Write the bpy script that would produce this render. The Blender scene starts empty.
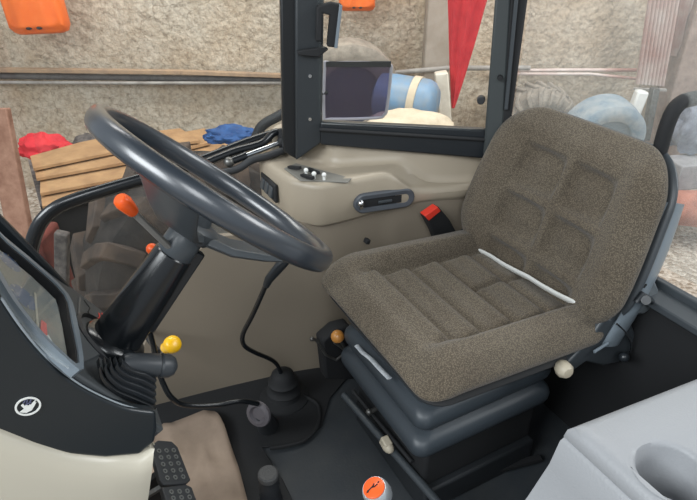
import bpy, bmesh, math, random
from mathutils import Vector, Matrix, noise
random.seed(7)
sc = bpy.context.scene
col = sc.collection
PI = math.pi
# ------------------------------------------------------------------ camera
FPX, TH, AZ = 570.0, math.radians(31), math.radians(62)
FW = Vector((math.cos(AZ)*math.cos(TH), math.sin(AZ)*math.cos(TH), -math.sin(TH)))
RT = Vector((math.sin(AZ), -math.cos(AZ), 0)); UP = RT.cross(FW)
CAM = Vector((0, 0, 1.4))
cd = bpy.data.cameras.new('camera'); cam = bpy.data.objects.new('camera', cd); col.objects.link(cam)
cd.sensor_fit = 'HORIZONTAL'; cd.sensor_width = 36; cd.lens = 36*FPX/697; cd.clip_start = .02; cd.clip_end = 200
m = Matrix((RT, UP, -FW)).transposed().to_4x4(); m.translation = CAM; cam.matrix_world = m
sc.camera = cam
sc.view_settings.view_transform = 'Standard'; sc.view_settings.look = 'None'
sc.view_settings.gamma = 1; sc.view_settings.use_curve_mapping = False
sc.view_settings.exposure = 0.0
# ------------------------------------------------------------------ world and daylight
w = bpy.data.worlds.new('daylight'); sc.world = w; w.use_nodes = True
bg = w.node_tree.nodes['Background']; bg.inputs[0].default_value = (.86, .93, 1.0, 1); bg.inputs[1].default_value = .52
def area(name, loc, target, sx, sy, power, colr):
    l = bpy.data.lights.new(name, 'AREA'); l.shape = 'RECTANGLE'; l.size = sx; l.size_y = sy; l.energy = power; l.color = colr
    o = bpy.data.objects.new(name, l); col.objects.link(o); o.location = loc
    o.rotation_euler = (Vector(target)-Vector(loc)).to_track_quat('-Z', 'Y').to_euler(); return o
area('garage_door_daylight', (-3.0, .2, 3.0), (.6, 1.2, .7), 2.6, 1.6, 170, (.92, .97, 1))
area('rear_daylight', (4.4, -1.6, 3.4), (1.2, 1.4, .6), 2.6, 2.0, 165, (.98, .99, 1))
area('wall_fill_light', (1.85, 2.75, 4.0), (2.5, 4.0, .6), 5.5, 1.2, 210, (1, .98, .95))  # area light added over the yard to brighten the back wall
area('open_door_daylight', (-.9, -2.0, 3.2), (.3, .9, .7), 1.3, 1.3, 44, (.93, .97, 1))

# ------------------------------------------------------------------ geometry from measured sight lines
def ray(px, py): return FW*FPX + RT*(px-348.5) - UP*(py-250)
def at_x(px, py, X): r = ray(px, py); return CAM + r*((X-CAM.x)/r.x)
def at_y(px, py, Y): r = ray(px, py); return CAM + r*((Y-CAM.y)/r.y)
def at_z(px, py, Z): r = ray(px, py); return CAM + r*((Z-CAM.z)/r.z)
def on_plane(px, py, P0, n): r = ray(px, py); return CAM + r*((Vector(P0)-CAM).dot(n)/r.dot(n))
VH = Vector((math.cos(AZ), math.sin(AZ), 0))
GZ = -.8
def B(s, D, h): return Vector((D*VH.x + s*RT.x, D*VH.y + s*RT.y, GZ+h))
def at_d(px, py, D): r = ray(px, py); return CAM + r*(D/r.dot(VH))
V = Vector

# ------------------------------------------------------------------ materials
def mat(name, c, rough=.5, metal=0, bump=0, bscale=60, var=0, vscale=6, c2=None, kind='noise', coat=0, detail=6, spec=None, bdist=.01):
    M = bpy.data.materials.new(name); M.use_nodes = True; nt = M.node_tree; N = nt.nodes; L = nt.links
    b = N['Principled BSDF']; b.inputs['Base Color'].default_value = (*c, 1); b.inputs['Roughness'].default_value = rough
    b.inputs['Metallic'].default_value = metal
    if coat: b.inputs['Coat Weight'].default_value = coat; b.inputs['Coat Roughness'].default_value = .15
    if spec is not None: b.inputs['Specular IOR Level'].default_value = spec
    tc = N.new('ShaderNodeTexCoord')
    if c2 is not None:
        n = N.new('ShaderNodeTexNoise'); n.inputs['Scale'].default_value = vscale; n.inputs['Detail'].default_value = detail; n.inputs['Roughness'].default_value = .65
        L.new(tc.outputs['Object'], n.inputs['Vector'])
        r = N.new('ShaderNodeValToRGB'); r.color_ramp.elements[0].position = .35; r.color_ramp.elements[1].position = .65
        r.color_ramp.elements[0].color = (*c, 1); r.color_ramp.elements[1].color = (*c2, 1)
        L.new(n.outputs['Fac'], r.inputs['Fac']); L.new(r.outputs['Color'], b.inputs['Base Color'])
    if bump:
        if kind == 'voronoi':
            t = N.new('ShaderNodeTexVoronoi'); out = 'Distance'
        else:
            t = N.new('ShaderNodeTexNoise'); t.inputs['Detail'].default_value = 5; out = 'Fac'
        t.inputs['Scale'].default_value = bscale; L.new(tc.outputs['Object'], t.inputs['Vector'])
        bp = N.new('ShaderNodeBump'); bp.inputs['Strength'].default_value = bump; bp.inputs['Distance'].default_value = bdist
        L.new(t.outputs[out], bp.inputs['Height']); L.new(bp.outputs['Normal'], b.inputs['Normal'])
    return M
def lin(r, g, b):
    f = lambda v: (v/255/12.92) if v/255 <= .04045 else ((v/255+.055)/1.055)**2.4
    return (f(r), f(g), f(b))
def glass(name, tint=(1, 1, 1), dust=0.0, dustc=(.8, .82, .82), gloss=.05):
    M = bpy.data.materials.new(name); M.use_nodes = True; nt = M.node_tree; N = nt.nodes; L = nt.links
    N.remove(N['Principled BSDF']); out = N['Material Output']
    t = N.new('ShaderNodeBsdfTransparent'); t.inputs[0].default_value = (*tint, 1)
    g = N.new('ShaderNodeBsdfGlossy'); g.inputs['Roughness'].default_value = .03
    d = N.new('ShaderNodeBsdfDiffuse'); d.inputs[0].default_value = (*dustc, 1)
    tl = N.new('ShaderNodeBsdfTranslucent'); tl.inputs[0].default_value = (*dustc, 1)
    a = N.new('ShaderNodeAddShader'); L.new(d.outputs[0], a.inputs[0]); L.new(tl.outputs[0], a.inputs[1])
    m1 = N.new('ShaderNodeMixShader'); m1.inputs[0].default_value = gloss; L.new(t.outputs[0], m1.inputs[1]); L.new(g.outputs[0], m1.inputs[2])
    m2 = N.new('ShaderNodeMixShader'); m2.inputs[0].default_value = dust; L.new(m1.outputs[0], m2.inputs[1]); L.new(a.outputs[0], m2.inputs[2])
    L.new(m2.outputs[0], out.inputs[0]); return M

def plaster():
    M = mat('plaster', lin(158, 148, 132), .95, bump=.75, bscale=18, bdist=.03)
    nt = M.node_tree; N = nt.nodes; L = nt.links; b = N['Principled BSDF']; tc = N.new('ShaderNodeTexCoord')
    n1 = N.new('ShaderNodeTexNoise'); n1.inputs['Scale'].default_value = 1.6; n1.inputs['Detail'].default_value = 8; n1.inputs['Roughness'].default_value = .7
    n2 = N.new('ShaderNodeTexNoise'); n2.inputs['Scale'].default_value = 24; n2.inputs['Detail'].default_value = 9; n2.inputs['Roughness'].default_value = .8
    r1 = N.new('ShaderNodeValToRGB'); e = r1.color_ramp.elements; e[0].position = .33; e[1].position = .68
    e[0].color = (*lin(182, 164, 142), 1); e[1].color = (*lin(208, 200, 187), 1)
    r2 = N.new('ShaderNodeValToRGB'); e = r2.color_ramp.elements; e[0].position = .3; e[1].position = .55
    e[0].color = (*lin(138, 126, 110), 1); e[1].color = (*lin(250, 248, 244), 1)
    mx = N.new('ShaderNodeMix'); mx.data_type = 'RGBA'; mx.blend_type = 'MULTIPLY'; mx.inputs[0].default_value = .8
    for n in (n1, n2): L.new(tc.outputs['Object'], n.inputs['Vector'])
    L.new(n1.outputs['Fac'], r1.inputs['Fac']); L.new(n2.outputs['Fac'], r2.inputs['Fac'])
    L.new(r1.outputs['Color'], mx.inputs[6]); L.new(r2.outputs['Color'], mx.inputs[7])
    # stepped cracks
    mp = N.new('ShaderNodeMapping'); mp.inputs['Scale'].default_value = (2.6, 2.6, 5.5); L.new(tc.outputs['Object'], mp.inputs['Vector'])
    v = N.new('ShaderNodeTexVoronoi'); v.feature = 'DISTANCE_TO_EDGE'; v.inputs['Scale'].default_value = 1.2
    nw = N.new('ShaderNodeTexNoise'); nw.inputs['Scale'].default_value = 5; L.new(tc.outputs['Object'], nw.inputs['Vector'])
    ad = N.new('ShaderNodeVectorMath'); ad.operation = 'ADD'; L.new(mp.outputs[0], ad.inputs[0]); L.new(nw.outputs['Color'], ad.inputs[1]); L.new(ad.outputs[0], v.inputs['Vector'])
    r3 = N.new('ShaderNodeValToRGB'); e = r3.color_ramp.elements; e[0].position = 0; e[1].position = .012; e[0].color = (.45, .42, .38, 1); e[1].color = (1, 1, 1, 1)
    L.new(v.outputs['Distance'], r3.inputs['Fac'])
    mx2 = N.new('ShaderNodeMix'); mx2.data_type = 'RGBA'; mx2.blend_type = 'MULTIPLY'; mx2.inputs[0].default_value = .75
    L.new(mx.outputs[2], mx2.inputs[6]); L.new(r3.outputs['Color'], mx2.inputs[7]); L.new(mx2.outputs[2], b.inputs['Base Color'])
    return M
def fabric():
    M = mat('seat_fabric', lin(112, 104, 92), .95, spec=.15)
    nt = M.node_tree; N = nt.nodes; L = nt.links; b = N['Principled BSDF']; tc = N.new('ShaderNodeTexCoord')
    v = N.new('ShaderNodeTexVoronoi'); v.inputs['Scale'].default_value = 330; L.new(tc.outputs['Object'], v.inputs['Vector'])
    r = N.new('ShaderNodeValToRGB'); e = r.color_ramp.elements; e[0].position = .1; e[1].position = .62
    e[0].color = (*lin(130, 120, 104), 1); e[1].color = (*lin(85, 78, 69), 1); L.new(v.outputs['Distance'], r.inputs['Fac'])
    n = N.new('ShaderNodeTexNoise'); n.inputs['Scale'].default_value = 7; n.inputs['Detail'].default_value = 4; L.new(tc.outputs['Object'], n.inputs['Vector'])
    r2 = N.new('ShaderNodeValToRGB'); e = r2.color_ramp.elements; e[0].position = .35; e[1].position = .7
    e[0].color = (.93, .92, .90, 1); e[1].color = (.78, .75, .72, 1); L.new(n.outputs['Fac'], r2.inputs['Fac'])
    mx = N.new('ShaderNodeMix'); mx.data_type = 'RGBA'; mx.blend_type = 'MULTIPLY'; mx.inputs[0].default_value = 1
    L.new(r.outputs['Color'], mx.inputs[6]); L.new(r2.outputs['Color'], mx.inputs[7]); L.new(mx.outputs[2], b.inputs['Base Color'])
    bp = N.new('ShaderNodeBump'); bp.inputs['Strength'].default_value = .5; bp.inputs['Distance'].default_value = .003; bp.invert = True
    L.new(v.outputs['Distance'], bp.inputs['Height']); L.new(bp.outputs['Normal'], b.inputs['Normal'])
    b.inputs['Sheen Weight'].default_value = .15
    return M
def gravel():
    M = mat('gravel', lin(160, 145, 130), .95)
    nt = M.node_tree; N = nt.nodes; L = nt.links; b = N['Principled BSDF']; tc = N.new('ShaderNodeTexCoord')
    v = N.new('ShaderNodeTexVoronoi'); v.inputs['Scale'].default_value = 38; L.new(tc.outputs['Object'], v.inputs['Vector'])
    r = N.new('ShaderNodeValToRGB'); e = r.color_ramp.elements; e[0].position = 0; e[1].position = 1
    e[0].color = (*lin(136, 120, 102), 1); e[1].color = (*lin(214, 204, 190), 1)
    L.new(v.outputs['Color'], r.inputs['Fac']); L.new(r.outputs['Color'], b.inputs['Base Color'])
    bp = N.new('ShaderNodeBump'); bp.inputs['Strength'].default_value = 1; bp.inputs['Distance'].default_value = .02; bp.invert = True
    L.new(v.outputs['Distance'], bp.inputs['Height']); L.new(bp.outputs['Normal'], b.inputs['Normal'])
    return M
PLASTER, FABRIC, GRAVEL = plaster(), fabric(), gravel()
BEIGE = mat('beige_plastic', lin(160, 149, 132), .42, bump=.12, bscale=250, bdist=.002)
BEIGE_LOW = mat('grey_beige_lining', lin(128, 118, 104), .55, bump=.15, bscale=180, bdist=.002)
CREAM = mat('cream_plastic', lin(192, 186, 170), .3)
CONSOLE = mat('pale_grey_plastic', lin(150, 152, 155), .45, bump=.25, bscale=220, bdist=.003)
BLACK = mat('satin_black_plastic', lin(32, 36, 40), .32, bump=.05, bscale=200, bdist=.002)
COWL = mat('cowl_black', lin(30, 36, 40), .28, bump=.06, bscale=220, bdist=.002)
RUBBER = mat('black_rubber', lin(38, 40, 43), .6, bump=.2, bscale=90, bdist=.003)
WHEEL = mat('steering_rim_plastic', lin(46, 52, 59), .3, bump=.06, bscale=400, bdist=.001, spec=.9, coat=.4)
SLATE = mat('slate_plastic', lin(62, 67, 71), .38)
GLOSS = mat('gloss_black_paint', lin(20, 23, 26), .26, coat=.3)
PILLAR = mat('pillar_dark_grey', lin(44, 48, 51), .45, bump=.08, bscale=200, bdist=.002)
CPILLAR = mat('pillar_grey', lin(60, 65, 66), .5)
MATBLK = mat('matt_black', lin(26, 27, 29), .75)
FLOORM = mat('cab_floor_rubber', lin(48, 53, 58), .6, bump=.25, bscale=120, bdist=.002, c2=lin(58, 61, 63), vscale=9)
BELLOW = mat('bellows_vinyl', lin(54, 61, 67), .42, bump=.06, bscale=60, bdist=.003)
CHROME = mat('chrome', lin(210, 214, 218), .16, 1)
STEEL = mat('worn_steel', lin(120, 120, 118), .4, .8, c2=lin(90, 88, 84), vscale=30)
SILVER = mat('silver_trim', lin(118, 128, 136), .3)
WHITE = mat('white_plastic', lin(225, 226, 222), .5)
ORANGE = mat('orange_plastic', lin(240, 92, 28), .4, coat=.2)
FUEL = mat('orange_fuel_can', lin(240, 118, 48), .45, bump=.1, bscale=12, c2=lin(232, 104, 38), vscale=8)
RED = mat('red_plastic', lin(224, 60, 44), .4)
YELLOW = mat('yellow_plastic', lin(246, 190, 20), .35, coat=.3)
WOODB = mat('varnished_wood', lin(200, 140, 66), .3, coat=.5, c2=lin(170, 108, 48), vscale=40)
BONE = mat('bone_plastic', lin(186, 176, 156), .5)
TYRE = mat('dusty_tyre', lin(34, 31, 30), .85, bump=.5, bscale=40, c2=lin(58, 52, 48), vscale=9)
TYREPALE = mat('pale_dusty_tyre', lin(158, 148, 135), .9, bump=.4, bscale=40, c2=lin(122, 114, 104), vscale=10)
TYREBLUE = mat('blue_grey_tyre', lin(108, 128, 142), .8, bump=.3, bscale=40, c2=lin(150, 156, 158), vscale=10)
CARD = mat('cardboard', lin(178, 142, 102), .85, bump=.3, bscale=16, c2=lin(150, 116, 82), vscale=7)
KRAFT = mat('kraft_paper', lin(148, 130, 114), .85, bump=.2, bscale=14, c2=lin(132, 115, 100), vscale=7, bdist=.01)
REDCLOTH = mat('red_cloth', lin(214, 56, 62), .8, bump=.4, bscale=14, c2=lin(190, 42, 52), vscale=10)
BLUECLOTH = mat('blue_cloth', lin(44, 86, 140), .8, bump=.6, bscale=30, c2=lin(30, 62, 110), vscale=20)
BLUEBAR = mat('blue_barrel_plastic', lin(104, 140, 172), .45, c2=lin(128, 140, 150), vscale=10)
PLANK = mat('weathered_plank', lin(158, 122, 102), .85, bump=.3, bscale=20, c2=lin(128, 92, 74), vscale=14)
WOODTRIM = mat('wooden_batten', lin(176, 148, 120), .8, c2=lin(150, 128, 108), vscale=9)
CONDUIT = mat('grey_conduit', lin(168, 164, 158), .5, c2=lin(132, 126, 120), vscale=6)
DARKCON = mat('dark_conduit', lin(104, 100, 98), .7, c2=lin(84, 80, 78), vscale=20)
RUSTRED = mat('faded_red_paint', lin(128, 62, 52), .8, c2=lin(90, 46, 42), vscale=9)
RUSTPALE = mat('pinkish_rust', lin(184, 122, 102), .85, bump=.3, bscale=20, c2=lin(150, 96, 80), vscale=10)
BRICK = mat('brick_pier', lin(160, 140, 128), .95, bump=.8, bscale=30, c2=lin(136, 116, 106), vscale=12)
SACK = mat('pale_sack', lin(206, 192, 170), .9, bump=.3, bscale=12, c2=lin(184, 168, 144), vscale=8)
TIN = mat('galvanised_sheet', lin(214, 206, 200), .5, c2=lin(176, 130, 118), vscale=2.2)
BELLWHITE = mat('white_scuffed_tape', lin(205, 208, 210), .6, c2=lin(160, 166, 172), vscale=80)
DISPLAY = mat('instrument_face', lin(84, 94, 96), .6, c2=lin(118, 114, 100), vscale=9)
GAUGE = mat('gauge_blue', lin(58, 78, 112), .5)
BADGEDARK = mat('badge_dark', lin(90, 92, 120), .5)
BUNDLE = mat('dark_scrap', lin(70, 66, 66), .8, c2=lin(110, 104, 100), vscale=25)
GREYBAG = mat('grey_blue_tarp', lin(132, 138, 150), .7, bump=.6, bscale=14, c2=lin(96, 100, 112), vscale=12)
GLASS = glass('window_glass', (.98, .99, .98), .005, gloss=.004)
GLASSDUST = glass('dusty_rear_glass', (.95, .96, .96), .055, lin(215, 218, 214), gloss=.02)
GLASSLENS = glass('instrument_lens', (.95, .97, .97), .06, gloss=.10)
GLASSTINT = glass('tinted_plate', (.42, .40, .52), .03, lin(170, 160, 185), gloss=.06)

# ------------------------------------------------------------------ mesh helpers
def obj(name, bm, material, parent=None, smooth=True, bevel=0, seg=2, sub=0, ang=40):
    bmesh.ops.recalc_face_normals(bm, faces=bm.faces)
    me = bpy.data.meshes.new(name); bm.to_mesh(me); bm.free()
    me.materials.append(material)
    o = bpy.data.objects.new(name, me); col.objects.link(o)
    if smooth:
        for p in me.polygons: p.use_smooth = True
        if hasattr(me, 'set_sharp_from_angle'): me.set_sharp_from_angle(angle=math.radians(ang))
    if bevel:
        b = o.modifiers.new('bevel', 'BEVEL'); b.width = bevel; b.segments = seg; b.limit_method = 'ANGLE'; b.angle_limit = math.radians(35)
        b.harden_normals = False
    if sub:
        s = o.modifiers.new('sub', 'SUBSURF'); s.levels = sub; s.render_levels = sub
    if parent: o.parent = parent; o.matrix_parent_inverse = Matrix.Translation(-parent.location)
    return o
def tag(o, label=None, cat=None, group=None, kind=None):
    if label: o['label'] = label
    if cat: o['category'] = cat
    if group: o['group'] = group
    if kind: o['kind'] = kind
    return o
def thing(name, loc, label, cat, group=None):
    o = bpy.data.objects.new(name, None); o.empty_display_size = .05; col.objects.link(o); o.location = loc
    return tag(o, label, cat, group)
def struct(name, bm, m, label=None, **k):
    o = obj(name, bm, m, **k); o['kind'] = 'structure'
    if label: o['label'] = label
    return o
def N_(): return bmesh.new()
def basis(d):
    d = V(d).normalized(); a = V((0, 0, 1)) if abs(d.z) < .9 else V((1, 0, 0))
    u = d.cross(a).normalized(); return u, d.cross(u).normalized(), d
def ring(bm, c, u, v, r, n, r2=None):
    r2 = r if r2 is None else r2
    return [bm.verts.new(V(c)+u*(r*math.cos(2*PI*i/n))+v*(r2*math.sin(2*PI*i/n))) for i in range(n)]
def bridge(bm, a, b):
    n = len(a)
    for i in range(n):
        try: bm.faces.new((a[i], a[(i+1) % n], b[(i+1) % n], b[i]))
        except ValueError: pass
def rod(bm, p, q, r1, r2=None, n=20):
    p, q = V(p), V(q); r2 = r1 if r2 is None else r2; u, v, d = basis(q-p)
    a = ring(bm, p, u, v, r1, n); b = ring(bm, q, u, v, r2, n); bridge(bm, a, b); bm.faces.new(a[::-1]); bm.faces.new(b)
def lathe(bm, p, axis, prof, n=32):
    """prof: (distance along axis, radius)"""
    u, v, d = basis(axis); prev = None
    for i, (t, r) in enumerate(prof):
        if r < 1e-5:
            cur = [bm.verts.new(V(p)+d*t)]
        else: cur = ring(bm, V(p)+d*t, u, v, r, n)
        if prev:
            if len(prev) == 1 and len(cur) > 1:
                for k in range(n): bm.faces.new((prev[0], cur[k], cur[(k+1) % n]))
            elif len(cur) == 1 and len(prev) > 1:
                for k in range(n): bm.faces.new((prev[k], prev[(k+1) % n], cur[0]))
            elif len(cur) > 1: bridge(bm, prev, cur)
        elif len(cur) > 1: bm.faces.new(cur[::-1])
        prev = cur
    if len(prev) > 1: bm.faces.new(prev)
def smooth_path(pts, k=6, closed=False):
    pts = [V(p) for p in pts]; out = []; n = len(pts)
    for i in range(n if closed else n-1):
        if closed: p0, p1, p2, p3 = pts[i-1], pts[i], pts[(i+1) % n], pts[(i+2) % n]
        else: p0, p1, p2, p3 = pts[max(i-1, 0)], pts[i], pts[i+1], pts[min(i+2, n-1)]
        for j in range(k):
            t = j/k
            out.append(.5*((2*p1)+(-p0+p2)*t+(2*p0-5*p1+4*p2-p3)*t*t+(-p0+3*p1-3*p2+p3)*t**3))
    if not closed: out.append(pts[-1])
    return out
def tube(bm, pts, r, n=14, closed=False, r2=None, upv=None):
    pts = [V(p) for p in pts]; rings = []; m_ = len(pts); u = None
    for i, p in enumerate(pts):
        d = (pts[(i+1) % m_]-pts[i-1]) if closed else (pts[min(i+1, m_-1)]-pts[max(i-1, 0)])
        d.normalize()
        if upv is not None: v = V(upv); v = (v-d*v.dot(d)).normalized(); u = v.cross(d)
        elif u is None: u, v, _ = basis(d)
        else: u = (u-d*u.dot(d)).normalized(); v = d.cross(u)
        rr = r[i] if isinstance(r, (list, tuple)) else r
        rings.append(ring(bm, p, u, v, rr, n, (r2 if r2 is not None else rr)))
    for i in range(m_-1): bridge(bm, rings[i], rings[i+1])
    if closed: bridge(bm, rings[-1], rings[0])
    else: bm.faces.new(rings[0][::-1]); bm.faces.new(rings[-1])
def prism(bm, pts, ex):
    ex = V(ex); a = [bm.verts.new(V(p)) for p in pts]; b = [bm.verts.new(V(p)+ex) for p in pts]
    bm.faces.new(a); bm.faces.new(b[::-1]); bridge(bm, a, b)
def box(bm, c, s, M=None):
    M = M or Matrix.Identity(3); hs = V(s)/2
    vs = [bm.verts.new(V(c)+M@V((x*hs.x, y*hs.y, z*hs.z))) for x in (-1, 1) for y in (-1, 1) for z in (-1, 1)]
    for f in ((0, 1, 3, 2), (4, 6, 7, 5), (0, 4, 5, 1), (2, 3, 7, 6), (0, 2, 6, 4), (1, 5, 7, 3)): bm.faces.new([vs[i] for i in f])
def beam(bm, p, q, wd, hg, upv=(0, 0, 1)):
    p, q = V(p), V(q); d = (q-p).normalized(); s = d.cross(V(upv)).normalized(); t = s.cross(d)
    M = Matrix((d, s, t)).transposed(); box(bm, (p+q)/2, ((q-p).length, wd, hg), M)
def ball(bm, c, r, n=20, sc_=(1, 1, 1)):
    M = Matrix.Translation(V(c)) @ Matrix.Diagonal((*sc_, 1)); bmesh.ops.create_uvsphere(bm, u_segments=n, v_segments=n//2+2, radius=r, matrix=M)
def wall_along(bm, plan, z0, z1, th=.02):
    """vertical sheet with thickness following plan points; z0/z1 may be lists"""
    n = len(plan); f = lambda z, i: z[i] if isinstance(z, (list, tuple)) else z
    rows = []
    for i, (x, y) in enumerate(plan):
        d = V((*plan[min(i+1, n-1)], 0))-V((*plan[max(i-1, 0)], 0)); nn = V((-d.y, d.x, 0)).normalized()*th
        p = V((x, y, 0))
        rows.append([bm.verts.new(p+V((0, 0, f(z0, i)))), bm.verts.new(p+V((0, 0, f(z1, i)))), bm.verts.new(p+nn+V((0, 0, f(z1, i)))), bm.verts.new(p+nn+V((0, 0, f(z0, i))))])
    for i in range(n-1): bridge(bm, rows[i], rows[i+1])
    bm.faces.new(rows[0][::-1]); bm.faces.new(rows[-1])
def sst(x, a, b):
    t = max(0, min(1, (x-a)/(b-a))); return t*t*(3-2*t)
def pillow(bm, W, H, rc, top, bot, frame, rings=70, n=200, edge=5.0, pfun=None):
    """rounded-rect pillow W x H; top/bot: functions(u,v)->height; frame(u,v,h)->world; edge: side roundness"""
    def bd(a):
        c, s = math.cos(a), math.sin(a); hw, hh = W/2, H/2
        t = min(hw/max(abs(c), 1e-9), hh/max(abs(s), 1e-9)); x, y = c*t, s*t
        ix, iy = hw-rc, hh-rc
        if abs(x) > ix and abs(y) > iy:
            cx, cy = math.copysign(ix, x), math.copysign(iy, y)
            bq = -(c*cx+s*cy); cc = cx*cx+cy*cy-rc*rc; t = -bq+math.sqrt(max(bq*bq-cc, 0)); x, y = c*t, s*t
        return x, y
    bds = [bd(2*PI*(i+.5)/n) for i in range(n)]
    def layer(sign):
        out = []
        for k in range(rings+1):
            m_ = math.sin(PI/2*k/rings) if k < rings else 1
            row = []
            for x, y in bds:
                u, v = x*m_, y*m_
                pf = max(0, 1-m_**edge)**.5
                mid = (top(u, v)+bot(u, v))/2
                h = mid + ((top(u, v) if sign > 0 else bot(u, v))-mid)*pf
                a, b_ = (pfun(u, v) if pfun else (u, v))
                row.append(frame(a, b_, h))
            out.append(row)
        return out
    T, Bt = layer(1), layer(-1)
    rim = [bm.verts.new(p) for p in T[-1]]
    for L_ in (T, Bt):
        prev = rim
        for k in range(rings-1, 0, -1):
            cur = [bm.verts.new(p) for p in L_[k]]; bridge(bm, prev, cur); prev = cur
        c = bm.verts.new(L_[0][0])
        for i in range(n): bm.faces.new((prev[i], prev[(i+1) % n], c))

# ================================================================== THE PLACE AROUND THE CAB
DW = 4.8
bm = N_(); a, b = B(-6, DW, -.2), B(2.6, DW, -.2)
nx, nz = 60, 24
g = [[bm.verts.new(a.lerp(b, i/nx)+V((0, 0, 4.4*j/nz))+VH*(.03*noise.noise(V((i*.3, j*.3, 1))))) for j in range(nz+1)] for i in range(nx+1)]
for i in range(nx):
    for j in range(nz): bm.faces.new((g[i][j], g[i+1][j], g[i+1][j+1], g[i][j+1]))
r = [g[0][0].co.copy(), g[nx][0].co.copy(), g[nx][nz].co.copy(), g[0][nz].co.copy()]
prism(bm, [p+VH*.08 for p in r], VH*.2)
struct('wall_back', bm, PLASTER, smooth=False)
bm = N_(); prism(bm, [V((-9, -6, GZ)), V((9, -6, GZ)), V((9, 9, GZ)), V((-9, 9, GZ))], (0, 0, -.1))
struct('floor_yard', bm, GRAVEL, smooth=False)
# pier in the wall behind the red parasol
bm = N_(); p = at_d(437, 40, DW-.08); box(bm, V((p.x, p.y, 1.0)), (.2, .16, 3.6), Matrix.Rotation(AZ, 3, 'Z') @ Matrix.Rotation(PI/2, 3, 'Z'))
struct('trim_1', bm, mat('pier_concrete', lin(168, 158, 146), .9, bump=.4, bscale=14, c2=lin(150, 138, 124), vscale=5), bevel=.01)
# battens and pipes along the wall
def wall_rod(name, pts, D, r, m_, label, cat, flat=False):
    bm = N_(); P = [at_d(x, y, D) for x, y in pts]
    if flat:
        for i in range(len(P)-1): beam(bm, P[i], P[i+1], .05, 2*r)
        o = obj(name, bm, m_, bevel=.004)
    else: tube(bm, P, r, 12); o = obj(name, bm, m_)
    return tag(o, label, cat)
wall_rod('wooden_batten', [(-60, 69), (181, 72), (295, 76)], DW-.09, .016, WOODTRIM, 'brown wooden batten running along the wall above the dark conduit', 'batten', True)
wall_rod('conduit', [(-60, 75), (295, 80)], DW-.05, .026, DARKCON, 'dark grey conduit fixed under the wooden batten at left', 'pipe')
wall_rod('water_pipe', [(-60, 82), (120, 83), (298, 83)], DW-.09, .014, CONDUIT, 'thin pale pipe below the dark conduit at left', 'pipe')
wall_rod('water_pipe', [(330, 80), (392, 73), (448, 68), (530, 68)], DW-.19, .02, CONDUIT, 'thick grey pipe on the wall behind the red parasol', 'pipe')
wall_rod('water_pipe', [(498, 71), (560, 70), (636, 70)], DW-.1, .014, TIN, 'upper of two thin pale pipes on the wall behind the seat', 'pipe')
wall_rod('water_pipe', [(498, 74), (590, 74), (640, 79)], DW-.14, .012, TIN, 'lower of two thin pale pipes on the wall, sagging to the right', 'pipe')
# fuel cans
def fuel_can(px, py, pw, ph, D, rot, label, full=True):
    c = at_d(px, py, D); t = thing('fuel_can', c, label, 'fuel can', 'orange fuel cans hung on the wall')
    s = pw*D/math.cos(TH)/FPX*.93; h = s*1.45
    M = Matrix.Rotation(AZ-PI/2, 3, 'Z') @ Matrix.Rotation(rot, 3, 'Y')
    bm = N_(); base = c+V((0, 0, 0))
    def fr(u, v, hh): return base + M @ V((u, -hh, v+h/2))
    pillow(bm, s, h, s*.13, lambda u, v: .09-.02*sst(abs(u), s*.2, s*.4)+.012*math.exp(-((u-v*.4)/(s*.1))**2)-.02*sst(-v, h*.40, h*.44), lambda u, v: -.09, fr, 24, 60, 16)
    obj('body', bm, FUEL, t)
    bm = N_(); tube(bm, [base+M@V(q) for q in ((-s*.25, 0, h*.97), (-s*.2, 0, h*1.12), (s*.15, 0, h*1.12), (s*.22, 0, h*.97))], .018)
    obj('handle', bm, FUEL, t)
    bm = N_(); rod(bm, base+M@V((s*.36, 0, h*.96)), base+M@V((s*.42, 0, h*1.07)), .03)
    tag(obj('cap', bm, MATBLK, t), 'black screw cap')
    for k in (-1, 1):
        bm = N_(); ball(bm, base+M@V((s*.09*k, -.085, h*.09)), s*.05, 10, (1, 1, .5)); tag(obj('moulded_recess', bm, MATBLK, t), 'small dark recess')
fuel_can(42, 34, 50, 0, 4.45, -.04, 'large orange plastic fuel can hung high at the left end of the wall')
fuel_can(357, 11, 31, 0, 4.55, 0, 'small orange plastic fuel can high on the wall behind the window latch')
# red parasol, closed
bm = N_(); top = at_d(476, -60, 4.2); tip = at_d(453, 108, 4.2)
n = 48; prev = None
for k in range(26):
    t = k/25; c = top.lerp(tip, t); rr = .155*(1-t)**.9+.010; cur = []
    for i in range(n):
        a = 2*PI*i/n; q = rr*(1+.16*math.sin(7*a+t*2)); cur.append(bm.verts.new(c+RT*q*math.cos(a)+VH*q*math.sin(a)))
    if prev: bridge(bm, prev, cur)
    else: bm.faces.new(cur[::-1])
    prev = cur
bm.faces.new(prev)
par = tag(obj('parasol', bm, REDCLOTH), 'closed red cloth parasol hanging point down in front of the wall', 'parasol')
# white post beside it
bm = N_(); beam(bm, at_d(441, 72, 4.1), at_d(446, 135, 4.1), .09, .09, VH)
tag(obj('white_post', bm, mat('white_painted_post', lin(218, 210, 196), .8, c2=lin(196, 186, 170), vscale=9), bevel=.01), 'short white post standing just left of the red parasol tip', 'post')

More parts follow.
